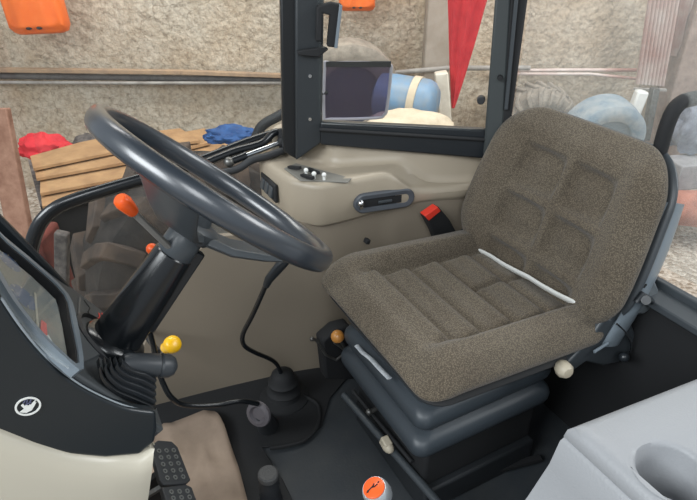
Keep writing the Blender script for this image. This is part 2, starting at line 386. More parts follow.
def tyre(name, c, axis, R, wdt, m_, label, lugs=20, group=None, rimr=.55, rimm=None, lugm=None, thingloc=None):
    u, v, d = basis(axis); c = V(c); t = thing(name, c, label, 'tyre', group)
    bm = N_()
    prof = [(-.5, .60), (-.58, .72), (-.56, .86), (-.44, .955), (0, .975), (.44, .955), (.56, .86), (.58, .72), (.5, .60), (.36, .57), (-.36, .57)]
    rs = [ring(bm, c+d*(a*wdt), u, v, R*q, 72) for a, q in prof]
    for i in range(len(rs)): bridge(bm, rs[i], rs[(i+1) % len(rs)])
    obj('carcass', bm, m_, t)
    for s in (-1, 1):
        for k in range(lugs):
            bm = N_(); a0 = 2*PI*(k+(.5 if s > 0 else 0))/lugs; da = 2*PI/lugs*.36
            def P(a, rr, w_): return c+d*(w_*wdt)+(u*math.cos(a)+v*math.sin(a))*R*rr
            secs = [(0.02*s, .55, .955, 1.03), (.30*s, .2, .945, 1.03), (.56*s, .0, .84, 1.02), (.68*s, -.05, .74, .90)]
            rows = []
            for w_, sh, r0, r1 in secs:
                aa = a0+sh*2*PI/lugs
                rows.append([bm.verts.new(P(aa-da*.6, r0, w_)), bm.verts.new(P(aa-da*.42, r1, w_)), bm.verts.new(P(aa+da*.42, r1, w_)), bm.verts.new(P(aa+da*.6, r0, w_))])
            for i in range(3): bridge(bm, rows[i], rows[i+1])
            bm.faces.new(rows[0][::-1]); bm.faces.new(rows[-1])
            obj('lug', bm, lugm or m_, t, bevel=.006)
    if rimm:
        bm = N_(); lathe(bm, c-d*(wdt*.42), d, [(0, R*.60), (wdt*.02, R*.575), (wdt*.1, R*.55), (wdt*.35, R*.52), (wdt*.42, R*.2), (wdt*.40, R*.18), (wdt*.52, R*.12), (wdt*.84, R*.6)], 48)
        obj('rim', bm, rimm, t)
    return t
# neighbouring machine: big tyre and red chassis
ct = at_d(203, 264, 2.55)
tyre('tractor_tyre', ct, (VH*-.80+RT*.60), .60, .34, TYRE, 'big dusty lugged tyre of the neighbouring machine, seen below the door bar', 15, rimm=mat('pale_rim', lin(60, 58, 56), .5, c2=lin(120, 118, 114), vscale=4), lugm=mat('dusty_lit_lug', lin(84, 70, 60), .85, bump=.3, bscale=40, c2=lin(50, 44, 41), vscale=8))  # lighter lug colour: dust plus warm light caught on the edges
t = thing('red_machine', at_d(20, 300, 2.9), 'dark red machine chassis beside the big tyre under the cardboard', 'machine')
bm = N_(); c1 = at_z(55, 215, -.05); box(bm, at_d(28, 262, 2.7)+V((0, 0, -.05)), (.34, .24, .5), Matrix.Rotation(AZ-PI/2, 3, 'Z')); obj('side_panel', bm, RUSTRED, t, bevel=.02)
bm = N_(); beam(bm, at_d(62, 330, 2.62), at_d(62, 232, 2.62), .07, .05, VH); obj('frame_post', bm, BUNDLE, t, bevel=.01)
# weathered plank left, dark box
bm = N_(); beam(bm, at_d(-4, 108, 2.45), at_d(24, 250, 2.3), .11, .04, VH)
tag(obj('plank', bm, PLANK, bevel=.006), 'weathered brown plank with a pale top end leaning at the far left', 'plank')
# cardboard pile
card_labels = ['bottom cardboard sheet of the pile, nearest the black door bar', 'wide cardboard sheet lying second from the bottom of the pile', 'folded cardboard sheet with a torn notch, third in the pile', 'rearmost cardboard sheet on top of the pile by the red cloth']
cq = [[(40, 188), (122, 168), (182, 155), (232, 138), (240, 150), (210, 178), (42, 206)],
      [(40, 170), (90, 160), (138, 158), (215, 138), (222, 150), (150, 172), (40, 193)],
      [(34, 167), (100, 143), (150, 138), (205, 128), (210, 142), (135, 160), (36, 178)],
      [(30, 156), (80, 142), (110, 136), (180, 128), (200, 140), (120, 150), (33, 168)]]
for i in range(4):
    z = -.10+.035*i; bm = N_(); P = [at_z(x, y, z) for x, y in cq[i]]; prism(bm, P, (0, 0, -.022))
    o = obj('cardboard_sheet', bm, CARD, bevel=.003, smooth=False); tag(o, card_labels[i], 'cardboard', 'cardboard pile beside the cab')
# bench the pile lies on
bm = N_(); P = [at_z(x, y, -.127) for x, y in ((28, 160), (230, 128), (245, 145), (40, 206))]; prism(bm, P, (0, 0, -.05))
t = thing('pallet', P[0].lerp(P[2], .5), 'dark wooden bench top under the cardboard pile', 'bench'); obj('bench_top', bm, BUNDLE, t)
bm = N_(); prism(bm, [P[0]+V((0, 0, -.05)), P[3]+V((0, 0, -.05)), V((P[3].x, P[3].y, GZ)), V((P[0].x, P[0].y, GZ))], RT*.04); prism(bm, [P[3]+V((0, 0, -.05)), P[2]+V((0, 0, -.05)), V((P[2].x, P[2].y, GZ)), V((P[3].x, P[3].y, GZ))], VH*.03); obj('dark_apron', bm, MATBLK, t)  # matt black apron added to make the space under the bench dark
for q in P:
    bm = N_(); qq = q.lerp(P[0].lerp(P[2], .5), .12); rod(bm, V((qq.x, qq.y, -.18)), V((qq.x, qq.y, GZ)), .03); obj('leg', bm, BUNDLE, t)
def crumple(bm, c, s, seed, amp=.35):
    bmesh.ops.create_icosphere(bm, subdivisions=4, radius=1)
    M = Matrix.Rotation(AZ-PI/2, 3, 'Z')
    for v in bm.verts:
        k = 1+amp*noise.noise(v.co*2.2+V((seed, 0, 0)))+amp*.4*noise.noise(v.co*5+V((0, seed, 0)))
        q = V((v.co.x*s[0], v.co.y*s[1], max(v.co.z, -.5)*s[2]))*k; v.co = V(c)+M@q
bm = N_(); crumple(bm, at_d(43, 149, 3.98), (.19, .12, .11), 3.1); tag(obj('red_cloth', bm, REDCLOTH), 'crumpled red cloth behind the left end of the cardboard', 'cloth')
bm = N_(); crumple(bm, at_d(92, 143, 4.2), (.14, .09, .06), 5.1); tag(obj('dark_rag', bm, BUNDLE), 'dark rag lying right of the crumpled red cloth', 'rag')
bm = N_(); crumple(bm, at_d(232, 136, 3.35), (.16, .1, .06), 9.1); tag(obj('blue_cloth', bm, BLUECLOTH), 'crumpled blue cloth on the right end of the cardboard', 'cloth')
bm = N_(); tube(bm, smooth_path([at_d(x, y, 3.0) for x, y in ((255, 140), (262, 126), (275, 118), (288, 112), (293, 120), (280, 130), (268, 138))]), .028, 12)
tag(obj('hose_coil', bm, RUBBER), 'dark coiled rubber hose beside the blue cloth and pillar', 'hose')
# objects behind the quarter window
tyre('leaning_tyre', at_d(348, 92, 4.36), VH+V((0, 0, .1))-RT*.15, .40, .2, TYREPALE, 'pale dusty tyre leaning on the wall behind the tinted plate', 0, rimm=mat('navy_rim', lin(52, 58, 78), .6))
t = thing('barrel', at_d(412, 104, 4.0), 'blue plastic barrel with a white band lying behind the quarter window', 'barrel')
A_, B_ = at_d(380, 96, 3.95), at_d(436, 106, 3.8); ax = (B_-A_)
bm = N_(); lathe(bm, A_, ax, [(-.02, .12), (0, .155), (.1, .165), (ax.length*.82, .165), (ax.length*.92, .15), (ax.length, .11)], 36); obj('drum', bm, BLUEBAR, t)
bm = N_(); lathe(bm, A_+ax*.58, ax, [(0, .166), (.0, .174), (.05, .174), (.05, .166)], 36); tag(obj('band', bm, SACK, t), 'white band around the barrel')
bm = N_(); crumple(bm, at_d(408, 132, 3.4), (.30, .16, .13), 2.2, .15); tag(obj('sack', bm, SACK), 'pale tan sack lying in front of the blue barrel', 'sack')
# behind the seat: two tyres
tyre('farm_tyre', at_d(534, 126, 4.52), VH+V((0, 0, .15)), .33, .22, TYREPALE, 'pale lugged tyre leaning on the wall left of the seat back top', 22)
tyre('farm_tyre', at_d(600, 136, 4.0), VH+V((0, 0, .2))-RT*.1, .30, .22, TYREBLUE, 'blue-grey tyre leaning on the wall above the seat back', 0, rimm=mat('grey_rim', lin(96, 110, 118), .6))
# corrugated sheets
def corr(pts, D, label):
    bm = N_(); (x0, y0), (x1, y1), (x2, y2), (x3, y3) = pts
    TL, TR, BR, BL = at_d(x0, y0, D), at_d(x1, y1, D), at_d(x2, y2, D), at_d(x3, y3, D); n = 64; nn = VH
    ra, rb = [], []
    for i in range(n+1):
        t = i/n; o = nn*(.016*math.sin(t*2*PI*8)); ra.append([TL.lerp(TR, t)+o, BL.lerp(BR, t)+o])
    V1 = [[bm.verts.new(p) for p in q]+[bm.verts.new(p+nn*.006) for p in q[::-1]] for q in ra]
    for i in range(n): bridge(bm, V1[i], V1[i+1])
    bm.faces.new(V1[0][::-1]); bm.faces.new(V1[-1])
    return tag(obj('corrugated_sheet', bm, TIN), label, 'metal sheet', 'corrugated sheets at the right')
corr([(652, -25), (684, -25), (664, 86), (636, 84)], 4.5, 'left corrugated metal sheet with rusty streaks hanging at upper right')
corr([(681, -25), (705, -25), (685, 57), (667, 55)], 4.62, 'shorter right corrugated metal sheet beside the longer one')
bm = N_(); beam(bm, at_d(634, 89, 4.48), at_d(666, 90, 4.48), .03, .02); tag(obj('sheet_rail', bm, CONDUIT, bevel=.002), 'thin pale rail under the long corrugated sheet', 'rail')
# brick pier at the right edge
bm = N_(); p = at_d(672, 120, 4.65); box(bm, V((p.x, p.y, .7)), (.26, .22, 3.0), Matrix.Rotation(AZ-PI/2, 3, 'Z')); struct('trim_2', bm, BRICK, bevel=.01)
bm = N_(); p0 = at_d(655, 88, 4.4); p1 = at_d(645, 140, 4.35); beam(bm, p0, p1, .05, .07, VH); tag(obj('dark_upright', bm, STEEL, bevel=.004), 'dark upright bar under the corrugated sheets', 'bar')
t = thing('canister', at_d(637, 112, 4.45), 'white rectangular canister hung below the corrugated sheet', 'canister')
bm = N_(); box(bm, at_d(637, 104, 4.4), (.09, .08, .21), Matrix.Rotation(AZ-PI/2, 3, 'Z') @ Matrix.Rotation(.12, 3, 'Y')); obj('body', bm, WHITE, t, bevel=.015)
bm = N_(); rod(bm, at_d(639.5, 92.5, 4.4), at_d(640, 90, 4.4), .02); obj('cap', bm, WHITE, t)
# right yard clutter
bm = N_(); prism(bm, [at_d(x, y, 4.9) for x, y in ((664, -30), (840, -30), (840, 205), (664, 205))], VH*.15); struct('wall_right', bm, mat('mottled_render', lin(150, 138, 130), .9, bump=.5, bscale=8, c2=lin(124, 112, 108), vscale=3), smooth=False)  # render in a grey-brown tone with darker mottling
bm = N_(); crumple(bm, at_d(700, 130, 4.2), (.24, .16, .26), 12.5, .3); tag(obj('grey_tarpaulin', bm, GREYBAG), 'crumpled grey-blue tarpaulin inside the black rounded frame', 'tarpaulin')
bm = N_(); box(bm, at_d(684, 172, 4.0), (.26, .22, .2), Matrix.Rotation(AZ-PI/2+.2, 3, 'Z')); tag(obj('pale_box', bm, mat('pale_grey_block', lin(160, 158, 158), .7, c2=lin(132, 130, 134), vscale=8), bevel=.01), 'pale grey box between the tarpaulin and the rusty barrel', 'box')
t = thing('rusty_barrel', at_d(690, 212, 3.6), 'pinkish rusty barrel lying on the gravel right of the seat back', 'barrel')
A_, B_ = at_d(668, 207, 3.75), at_d(760, 212, 3.75); bm = N_(); lathe(bm, A_, B_-A_, [(0, .0), (0, .10), (.03, .125), (.3, .14), (.33, .147), (.36, .14), ((B_-A_).length, .135)], 32); obj('drum', bm, RUSTPALE, t)

# ================================================================== CAB SHELL
bm = N_(); prism(bm, [V(p) for p in ((-.55, .12, 0), (1.22, .12, 0), (1.22, 1.3, 0), (.9, 1.42, 0), (.15, 1.5, 0), (-.55, 1.5, 0))], (0, 0, -.06))
struct('floor', bm, FLOORM, bevel=.004)
# roof
bm = N_(); prism(bm, [V(p) for p in ((-.35, .25, 2.05), (1.3, .25, 2.05), (1.3, 1.25, 2.05), (.75, 1.72, 2.05), (-.35, 1.72, 2.05))], (0, 0, .1))
struct('ceiling', bm, MATBLK, bevel=.02)
# rear wall and ledge
bm = N_(); prism(bm, [V((1.2, -.05, 0)), V((1.2, 1.3, 0)), V((1.2, 1.3, .565)), V((1.2, -.05, .565))], (.03, 0, 0)); struct('wall_rear', bm, MATBLK, smooth=False)
bm = N_(); ly0, ly1 = -.05, 1.18
for (x0, x1, z0, z1) in ((1.17, 1.245, .565, .585), (1.235, 1.255, .58, .603)):
    box(bm, V(((x0+x1)/2, (ly0+ly1)/2, (z0+z1)/2)), (x1-x0, ly1-ly0, z1-z0))
struct('window_sill_rear', bm, SLATE, bevel=.004).name = 'trim_3'
bm = N_(); box(bm, V((1.262, .69, 1.33)), (.006, 1.19, 1.4)); struct('window_1', bm, GLASSDUST, smooth=False)
# swung frame behind the seat
t = N_(); pth = [at_y(x, y, .77) for x, y in ((640, 330), (645, 260), (652, 190), (660, 150), (669, 120), (678, 105), (692, 99), (730, 93), (800, 80))]
tube(t, smooth_path(pth, 8), .017, 12)
wf = struct('window_2', t, MATBLK)
# lower lining wall, far side
PY = [(.06, 1.475), (.3, 1.452), (.55, 1.425), (.60, 1.405), (.72, 1.365), (.86, 1.31), (1.0, 1.17), (1.2, 1.13)]
inner3 = [(.555, 1.50, .72), (.565, 1.44, .72), (.585, 1.405, .72), (.62, 1.362, .72), (.66, 1.348, .722), (.74, 1.333, .726), (.82, 1.318, .730), (.855, 1.305, .715), (.89, 1.296, .688), (.93, 1.288, .672), (1.05, 1.25, .668), (1.18, 1.235, .668)]
low = [(118, 400), (150, 330), (183, 262), (215, 236), (262, 231)]
d = (V((.60, 1.405, 0))-V((.06, 1.475, 0))).normalized(); nn = V((-d.y, d.x, 0)); P0 = V((.3, 1.452, 0))
lp_ = [on_plane(x, y, P0, nn) for x, y in low]; lp_ = [(q.x, q.z) for q in lp_]+[(.56, .585), (1.3, .66)]
def ztop(x):
    for (xa, za), (xb, zb) in zip(lp_, lp_[1:]):
        if x <= xb: return za+(zb-za)*max(0, (x-xa))/(xb-xa)
    return lp_[-1][1]
wp_ = smooth_path([V((x, y, 0)) for x, y in ((.02, 1.478), (.12, 1.468), (.3, 1.445), (.5, 1.412), (.60, 1.388), (.66, 1.366), (.74, 1.348), (.82, 1.333), (.87, 1.315), (.93, 1.298), (1.05, 1.262), (1.2, 1.245))], 5)
bm = N_(); wall_along(bm, [tuple(q.xy) for q in wp_], -.05, [min(ztop(q.x), .60+.05*sst(q.x, .6, 1.0)) for q in wp_], .02); struct('wall_side', bm, BEIGE_LOW)

# ------------------------------------------------------------------ far side console
cons = thing('side_console', (.75, 1.45, .5), 'beige moulded side console under the quarter window, behind the seat', 'console')
ZC = .72
inner = [tuple(q) for q in smooth_path([V(q) for q in inner3], 4)]
outer_front = [(.545, 1.63, .72), (.55, 1.56, .72)]
full = outer_front+inner
bm = N_()
# rows: bottom face inset, up to rolled top edge, then top surface to back wall then up to sill
back = [(.60, 1.66, .80), (.70, 1.53, .80), (.735, 1.465, .80), (.80, 1.43, .793), (.90, 1.37, .783), (1.0, 1.31, .772), (1.11, 1.268, .76), (1.16, 1.26, .755), (1.21, 1.255, .755)]
backp = smooth_path([V(q) for q in back], 8)
def resample(pts, n):
    pts = [V(p) for p in pts]; L = [0]
    for i in range(1, len(pts)): L.append(L[-1]+(pts[i]-pts[i-1]).length)
    out = []; k = 0
    for i in range(n):
        t = L[-1]*i/(n-1)
        while k < len(L)-2 and L[k+1] < t: k += 1
        out.append(pts[k].lerp(pts[k+1], (t-L[k])/max(L[k+1]-L[k], 1e-9)))
    return out
n = 90; F_ = resample(full, n); K_ = resample(backp, n)
def nrm(L, i):
    d = L[min(i+1, n-1)]-L[max(i-1, 0)]; d.z = 0; return V((-d.y, d.x, 0)).normalized()
rowsdef = []
for i in range(n):
    f, k, nn = F_[i], K_[i], nrm(F_, i); z = f.z; zs = k.z; f = V((f.x, f.y, 0)); k = V((k.x, k.y, 0)); col_ = []
    zb = .59+.045*sst(f.x, .6, 1.0) if f.y < 1.42 else .58
    for a, zz in ((.006, zb-.008), (0, zb), (0, .5*(zb+z)), (0, z-.018), (.003, z-.008), (.009, z-.002), (.018, z)): col_.append(f+nn*a+V((0, 0, zz)))
    for s in (.2, .5, .8): 
        q = (f+nn*.018).lerp(k, s); col_.append(V((q.x, q.y, z)))
    nk = (k-f).normalized()
    col_ += [k-nk*.012+V((0, 0, z)), k+V((0, 0, z+.008)), k+nk*.006+V((0, 0, z+.024)), k+nk*.012+V((0, 0, zs-.006)), k+nk*.03+V((0, 0, zs)), k+nk*.07+V((0, 0, zs)), k+nk*.07+V((0, 0, .5))]
    rowsdef.append([bm.verts.new(p) for p in col_])
for i in range(n-1): bridge(bm, rowsdef[i], rowsdef[i+1])
bm.faces.new(rowsdef[0][::-1]); bm.faces.new(rowsdef[-1])
obj('console_body', bm, BEIGE, cons)
# lever tray on top
bm = N_(); tp = [at_z(x, y, ZC+.004) for x, y in ((284, 168), (296, 163), (352, 178), (348, 182), (300, 180))]; prism(bm, tp, (0, 0, -.004)); obj('lever_tray', bm, mat('tray_grey', lin(120, 118, 112), .5), cons, bevel=.0015)
levs = [((289, 167), (300, 168), 0), ((303, 172), (306, 171.5), 1), ((308, 169), (318, 173), 0), ((314, 178), (314, 175), 1), ((302, 175), (313, 178), 0), ((320, 178), (324, 176), 1)]
for (a0, a1, ch) in levs:
    p, q = at_z(*a0, ZC+.006), at_z(*a1, ZC+.016); bm = N_()
    if ch: rod(bm, V((q.x, q.y, ZC)), q+V((0, 0, .002)), .004); ball(bm, q+V((0, 0, .004)), .007, 12)
    else: beam(bm, p, q, .012, .008)
    o = obj('control_lever', bm, WHITE if ch else MATBLK, cons); o['label'] = 'white ball ended lever' if ch else 'flat black lever'
# front switch plate
bm = N_()
f0 = V((.553, 1.60, .66)); box(bm, f0+V((-.006, -.045, -.01)), (.012, .12, .06)); obj('switch_plate', bm, MATBLK, cons, bevel=.004)
for k in range(3):
    bm = N_(); box(bm, f0+V((-.014, -.01-.034*k, -.01)), (.01, .026, .036), Matrix.Rotation(.2, 3, 'Y')); obj('switch', bm, SLATE, cons, bevel=.003)
# oval recess with ashtray handle
d = (V((.82, 1.318, 0))-V((.66, 1.348, 0))).normalized(); nn = V((d.y, -d.x, 0)).normalized()
cc = on_plane(384.5, 200.5, V((.74, 1.328, 0)), nn); L_, Hh = .062, .0135
def stadium(L_, r, off=0): 
    P = []
    for k in range(13): a = -PI/2+PI*k/12; P.append(cc+d*(L_-r+r*math.cos(a))+V((0, 0, r*math.sin(a)))+nn*off)
    for k in range(13): a = PI/2+PI*k/12; P.append(cc+d*(-L_+r+r*math.cos(a))+V((0, 0, r*math.sin(a)))+nn*off)
    return P
Wd = (on_plane(414, 200, cc, nn)-on_plane(355, 200, cc, nn)).length/2
bm = N_(); o1 = stadium(Wd, .031, .004); o2 = stadium(Wd-.004, .027, .007); o3 = stadium(Wd-.018, .015, .005); o4 = stadium(Wd-.020, .013, .001)
rr = [[bm.verts.new(p) for p in q] for q in (stadium(Wd+.003, .033, -.012), o1, o2, o3, o4)]
for i in range(4): bridge(bm, rr[i], rr[i+1])
bm.faces.new(rr[-1]); obj('recess_bezel', bm, mat('bezel_blue_grey', lin(78, 82, 88), .4), cons)
bm = N_(); prism(bm, stadium(Wd-.021, .0125, .002), nn*.001); tag(obj('recess_pocket', bm, MATBLK, cons), 'dark pocket inside the oval bezel')
bm = N_(); beam(bm, cc-d*.022+nn*.006, cc+d*.022+nn*.006, .006, .009); obj('pull_bar', bm, SLATE, cons, bevel=.002)
bm = N_(); c_ = cc-d*(Wd-.018)+nn*.010+V((0, 0, .006)); ball(bm, c_, .010, 16, (1, 1, 1.1)); beam(bm, c_-V((0, 0, .002)), c_-V((0, 0, .016)), .01, .012, nn); tag(obj('lighter_knob', bm, CHROME, cons), 'chrome knob at the left end of the recess')
# small black catch on seam
bm = N_(); q = at_y(367, 241, 1.30); box(bm, q, (.014, .02, .016), Matrix.Rotation(.4, 3, 'Y')); obj('catch', bm, MATBLK, cons, bevel=.003)

# ------------------------------------------------------------------ pillars and frames
bx0 = at_z(284, 155, .78); bx1 = at_z(321, 141, .80)
bm = N_(); ang = math.atan2(bx1.y-bx0.y, bx1.x-bx0.x)
pb = [V((.59, 1.60, .5)), V((.595, 1.50, .5)), V((.70, 1.47, .5)), V((.73, 1.50, .5)), V((.66, 1.62, .5))]
# B pillar: inner trim face with dark outer channel
q0, q1, q2 = at_z(296, 161, .74), at_z(322, 143, .80), at_z(281, 150, .74)
D0 = math.hypot(q0.x*VH.x, 0)
def col_prism(bm, pxs, Y, z0, z1, ex):
    P = [at_y(x, y, Y) for x, y in pxs]; prism(bm, P, ex)
bm = N_(); u_ = V((.9, -.25, 0)).normalized()
cpl = on_plane(309, 100, V((.66, 1.50, 0)), V((.35, 1, 0)).normalized())
npl = V((.35, 1, 0)).normalized()
def pil(pxs, off=0.0): return [on_plane(x, y, V((.66, 1.50+off, 0)), npl) for x, y in pxs]
prism(bm, pil([(295, -60), (325, -60), (322, 143), (296, 161)]), npl*.05); struct('trim_4', bm, PILLAR, bevel=.006)
bm = N_(); prism(bm, pil([(279, -60), (297, -60), (297, 160), (283, 152)], .03), npl*.06); struct('trim_5', bm, mat('door_post_black', lin(26, 28, 30), .4), bevel=.006)
for (x, y) in ((310, 76), (310, 119)):
    bm = N_(); c_ = pil([(x, y)])[0]; rod(bm, c_+npl*.003, c_-npl*.003, .006, .005, 12); o = obj('screw', bm, CHROME); tag(o, 'small chrome screw in the dark pillar, %s' % ('upper one level with the wall pipes' if y < 90 else 'lower one near the pillar foot'), 'screw', 'screws in the dark pillar')
bm = N_(); prism(bm, pil([(296, 50), (306, 48), (325, 46), (328, 48), (318, 56), (298, 54)]), -npl*.02); tag(obj('hook_bracket', bm, MATBLK, bevel=.003), 'small black bracket clipped across the dark pillar', 'bracket')
# latch handle
t = thing('window_latch', pil([(330, 22)])[0], 'black window latch handle at the top of the dark pillar', 'latch')
bm = N_(); prism(bm, pil([(316, 5), (330, 1), (341, 3), (339, 14), (334, 46), (326, 45), (329, 14), (322, 12), (321, 40), (315, 40)], -.01), -npl*.025); obj('handle', bm, MATBLK, t, bevel=.004)
bm = N_(); prism(bm, pil([(338, 3), (341, 4), (336, 46), (333, 46)], -.01), -npl*.03); tag(obj('grip_edge', bm, SILVER, t, bevel=.001), 'pale grey edge of the handle')
# quarter window: lower frame, gasket, glass, C pillar
p0, p1 = V((.70, 1.50, .80)), V((1.07, 1.175, .80))
bm = N_(); qn = V((-(p1-p0).y, (p1-p0).x, 0)).normalized()
f0a, f0b = at_z(320, 142, .80), at_z(486, 156, .76)
f1a, f1b = on_plane(320, 122, f0a, qn), on_plane(486, 130, f0b, qn)
prism(bm, [f0a+V((0, 0, -.01)), f0b+V((0, 0, -.01)), f1b, f1a], qn*.03); struct('trim_6', bm, BLACK, bevel=.006)
bm = N_(); m0, m1 = f1a.lerp(f0a, .35), f1b.lerp(f0b, .35); tube(bm, [m0-qn*.004, m1-qn*.004], .006, 10); struct('trim_7', bm, MATBLK)
bm = N_(); prism(bm, [f1a+V((0, 0, -.01)), f1b+V((0, 0, -.01)), f1b+V((0, 0, 1.2)), f1a+V((0, 0, 1.2))], qn*.005); struct('window_3', bm, GLASS, smooth=False)
cn = qn
def cp(pxs, off=0): P0_ = f1b+qn*off; return [on_plane(x, y, P0_, cn) for x, y in pxs]
bm = N_(); prism(bm, cp([(498, -40), (513, -40), (502, 156), (483, 156)], -.012), cn*.05); struct('trim_8', bm, CPILLAR, bevel=.006)
bm = N_(); prism(bm, cp([(513, -40), (533, -40), (510, 130), (503, 160), (497, 160)], -.01), cn*.05); struct('trim_9', bm, MATBLK, bevel=.006)
bm = N_(); prism(bm, cp([(518, -40), (522, -40), (508, 110), (504, 110)], -.022), cn*.012); struct('trim_10', bm, SLATE, bevel=.002)
bm = N_(); c_ = cp([(500, 78)], -.02)[0]; rod(bm, c_+cn*.01, c_-cn*.008, .008, .006, 14); tag(obj('pillar_bolt', bm, MATBLK), 'small black bolt in the grey rear pillar', 'bolt')
bm = N_(); c_ = cp([(481, 100)], -.005)[0]; rod(bm, c_+cn*.012, c_-cn*.01, .012, .011, 20); tag(obj('rubber_stop', bm, RUBBER, bevel=.002), 'round black rubber stop on the quarter window glass by the pillar', 'stopper')
# door bar, glass and strut (far door)
bm = N_(); dp = [at_y(x, y, 1.7) for x, y in ((26, 320), (28, 270), (36, 232), (52, 211), (80, 198), (140, 180), (200, 162), (250, 143), (290, 130))]
tube(bm, smooth_path(dp, 6), .021, 14, r2=.015, upv=(0, 1, 0)); door = struct('door_1', bm, GLOSS)
bm = N_(); gp = [at_y(x, y, 1.71) for x, y in ((28, 330), (30, 262), (55, 212), (140, 182), (290, 132))]
gp = [gp[0]]+gp[1:]+[V((gp[-1].x, 1.71, gp[0].z))]; prism(bm, gp, (0, .004, 0)); struct('window_4', bm, GLASS, smooth=False)
bm = N_(); gp = [at_y(x, y, 1.71) for x, y in ((55, 210), (140, 180), (290, 130))]; prism(bm, [*gp, gp[-1]+V((0, 0, 1.1)), gp[0]+V((0, 0, 1.1))], (0, .004, 0)); struct('window_5', bm, GLASS, smooth=False)
t = thing('gas_strut', at_y(230, 163, 1.62), 'black gas strut with a chrome rod beside the pillar foot', 'strut')
a, b = at_y(229, 162, 1.62), at_y(282, 142, 1.62)
bm = N_(); rod(bm, a, a.lerp(b, .3), .0125); rod(bm, a.lerp(b, .28), a.lerp(b, .32), .0135); obj('cylinder', bm, GLOSS, t)
bm = N_(); rod(bm, a.lerp(b, .3), b, .008); obj('piston_rod', bm, CHROME, t)
for q, nm in ((a, 'ball_joint'), (b, 'ball_joint')):
    bm = N_(); ball(bm, q, .017, 16); obj(nm, bm, STEEL if q is a else MATBLK, t)
bm = N_(); tube(bm, smooth_path([at_y(x, y, 1.64) for x, y in ((205, 163), (235, 151), (262, 143), (276, 132), (290, 138))]), .012, 12); obj('hinge_arm', bm, GLOSS, door)
bm = N_(); rod(bm, at_y(283, 128, 1.64), at_y(287, 152, 1.62), .022); obj('hinge_pivot', bm, MATBLK, door)
bm = N_(); tube(bm, smooth_path([at_y(x, y, 1.60) for x, y in ((205, 175), (235, 170), (252, 160), (268, 156), (285, 150))]), .012, 10); tag(obj('door_seal_hose', bm, RUBBER), 'black rubber hose running below the gas strut', 'hose')
# exterior tinted plate
t = thing('tinted_plate', at_d(357, 118, 2.2), 'square tinted plate with a pale rim outside the quarter window', 'plate')
def TP(x, y, D=2.2): return at_d(x, y, D)
pp = smooth_path([TP(x, y) for x, y in ((325, 66), (330, 63), (380, 63), (390, 65), (391, 72), (387, 108), (384, 115), (376, 118), (330, 119), (324, 116))], 3, True)
bm = N_(); prism(bm, pp, VH*.006); obj('plate', bm, GLASSTINT, t, smooth=False)
bm = N_(); tube(bm, pp, .006, 8, closed=True); obj('rim', bm, mat('plate_rim', lin(150, 148, 156), .4), t)
bm = N_(); beam(bm, TP(326, 64), TP(391, 64), .012, .02); tag(obj('top_clip', bm, MATBLK, t), 'dark strip on the top edge')
bm = N_(); tube(bm, [TP(328, 92), TP(312, 96), pil([(306, 100)], .07)[0]], .008, 10); obj('bracket', bm, MATBLK, t)

# ================================================================== NEAR CONSOLE with cup holder
nc = thing('near_console', (.9, .3, .0), 'pale grey moulded console with a cup holder at lower right', 'console')
zt = .6; x0, y1 = .69, .437
bm = N_(); X1, Y0 = 1.18, -.15
hc = V((.768, .296, zt)); hr = .056
def SKEW(bm):
    for v_ in bm.verts:
        if v_.co.y > .36: v_.co.y += .012-(v_.co.x-.69)*.085
# top with round hole: ring of quads from hole circle to rectangle boundary
n = 64
def rect_pt(a):
    c, s = math.cos(a), math.sin(a)
    tx = ((X1-.0)-hc.x)/c if c > 1e-6 else ((x0+.02)-hc.x)/c if c < -1e-6 else 1e9
    ty = (y1-.02-hc.y)/s if s > 1e-6 else (Y0-hc.y)/s if s < -1e-6 else 1e9
    return V((hc.x+c*min(tx, ty), hc.y+s*min(tx, ty), zt))
angs = sorted([2*PI*i/n for i in range(n)]+[math.atan2(y-hc.y, x-hc.x) % (2*PI) for x in (x0+.02, X1) for y in (y1-.02, Y0)])
top = [bm.verts.new(rect_pt(a)) for a in angs]; prev = top
for (rr, dz) in ((hr+.012, 0), (hr+.004, -.002), (hr, -.01), (hr-.006, -.13), (hr-.016, -.14)):
    cur = [bm.verts.new(hc+V((rr*math.cos(a), rr*math.sin(a), dz))) for a in angs]; bridge(bm, prev, cur); prev = cur
bm.faces.new(prev)
prev = top
# outer flanks: front face (-X) flares forward going down; inner face (+Y) vertical with step groove
for (ex, ey, z) in ((.012, .012, -.003), (.02, .02, -.014), (.024, .021, -.03), (.022, .021, -.034), (.030, .021, -.040), (.040, .022, -.10), (.075, .022, -.18), (.14, .022, -.28), (.2, .022, -.5), (.22, .022, -.6)):
    cur = []
    for v_ in top:
        p = v_.co.copy()
        fx = ex if abs(p.x-(x0+.02)) < 1e-4 else 0; fy = ey if abs(p.y-(y1-.02)) < 1e-4 else 0
        cur.append(bm.verts.new(V((p.x-fx, p.y+fy, zt+z))))
    bridge(bm, prev, cur); prev = cur
SKEW(bm); obj('console_body', bm, CONSOLE, nc, ang=50)
bm = N_(); lathe(bm, hc+V((0, 0, -.142)), (0, 0, 1), [(0, 0), (0, hr-.018), (.004, hr-.018), (.004, 0)], 40); tag(obj('cup_floor_shade', bm, mat('cup_shade', lin(96, 92, 90), .7), nc), 'dark disc standing for shade at the bottom of the cup holder')  # darker disc puts the shade inside the cup into its colour

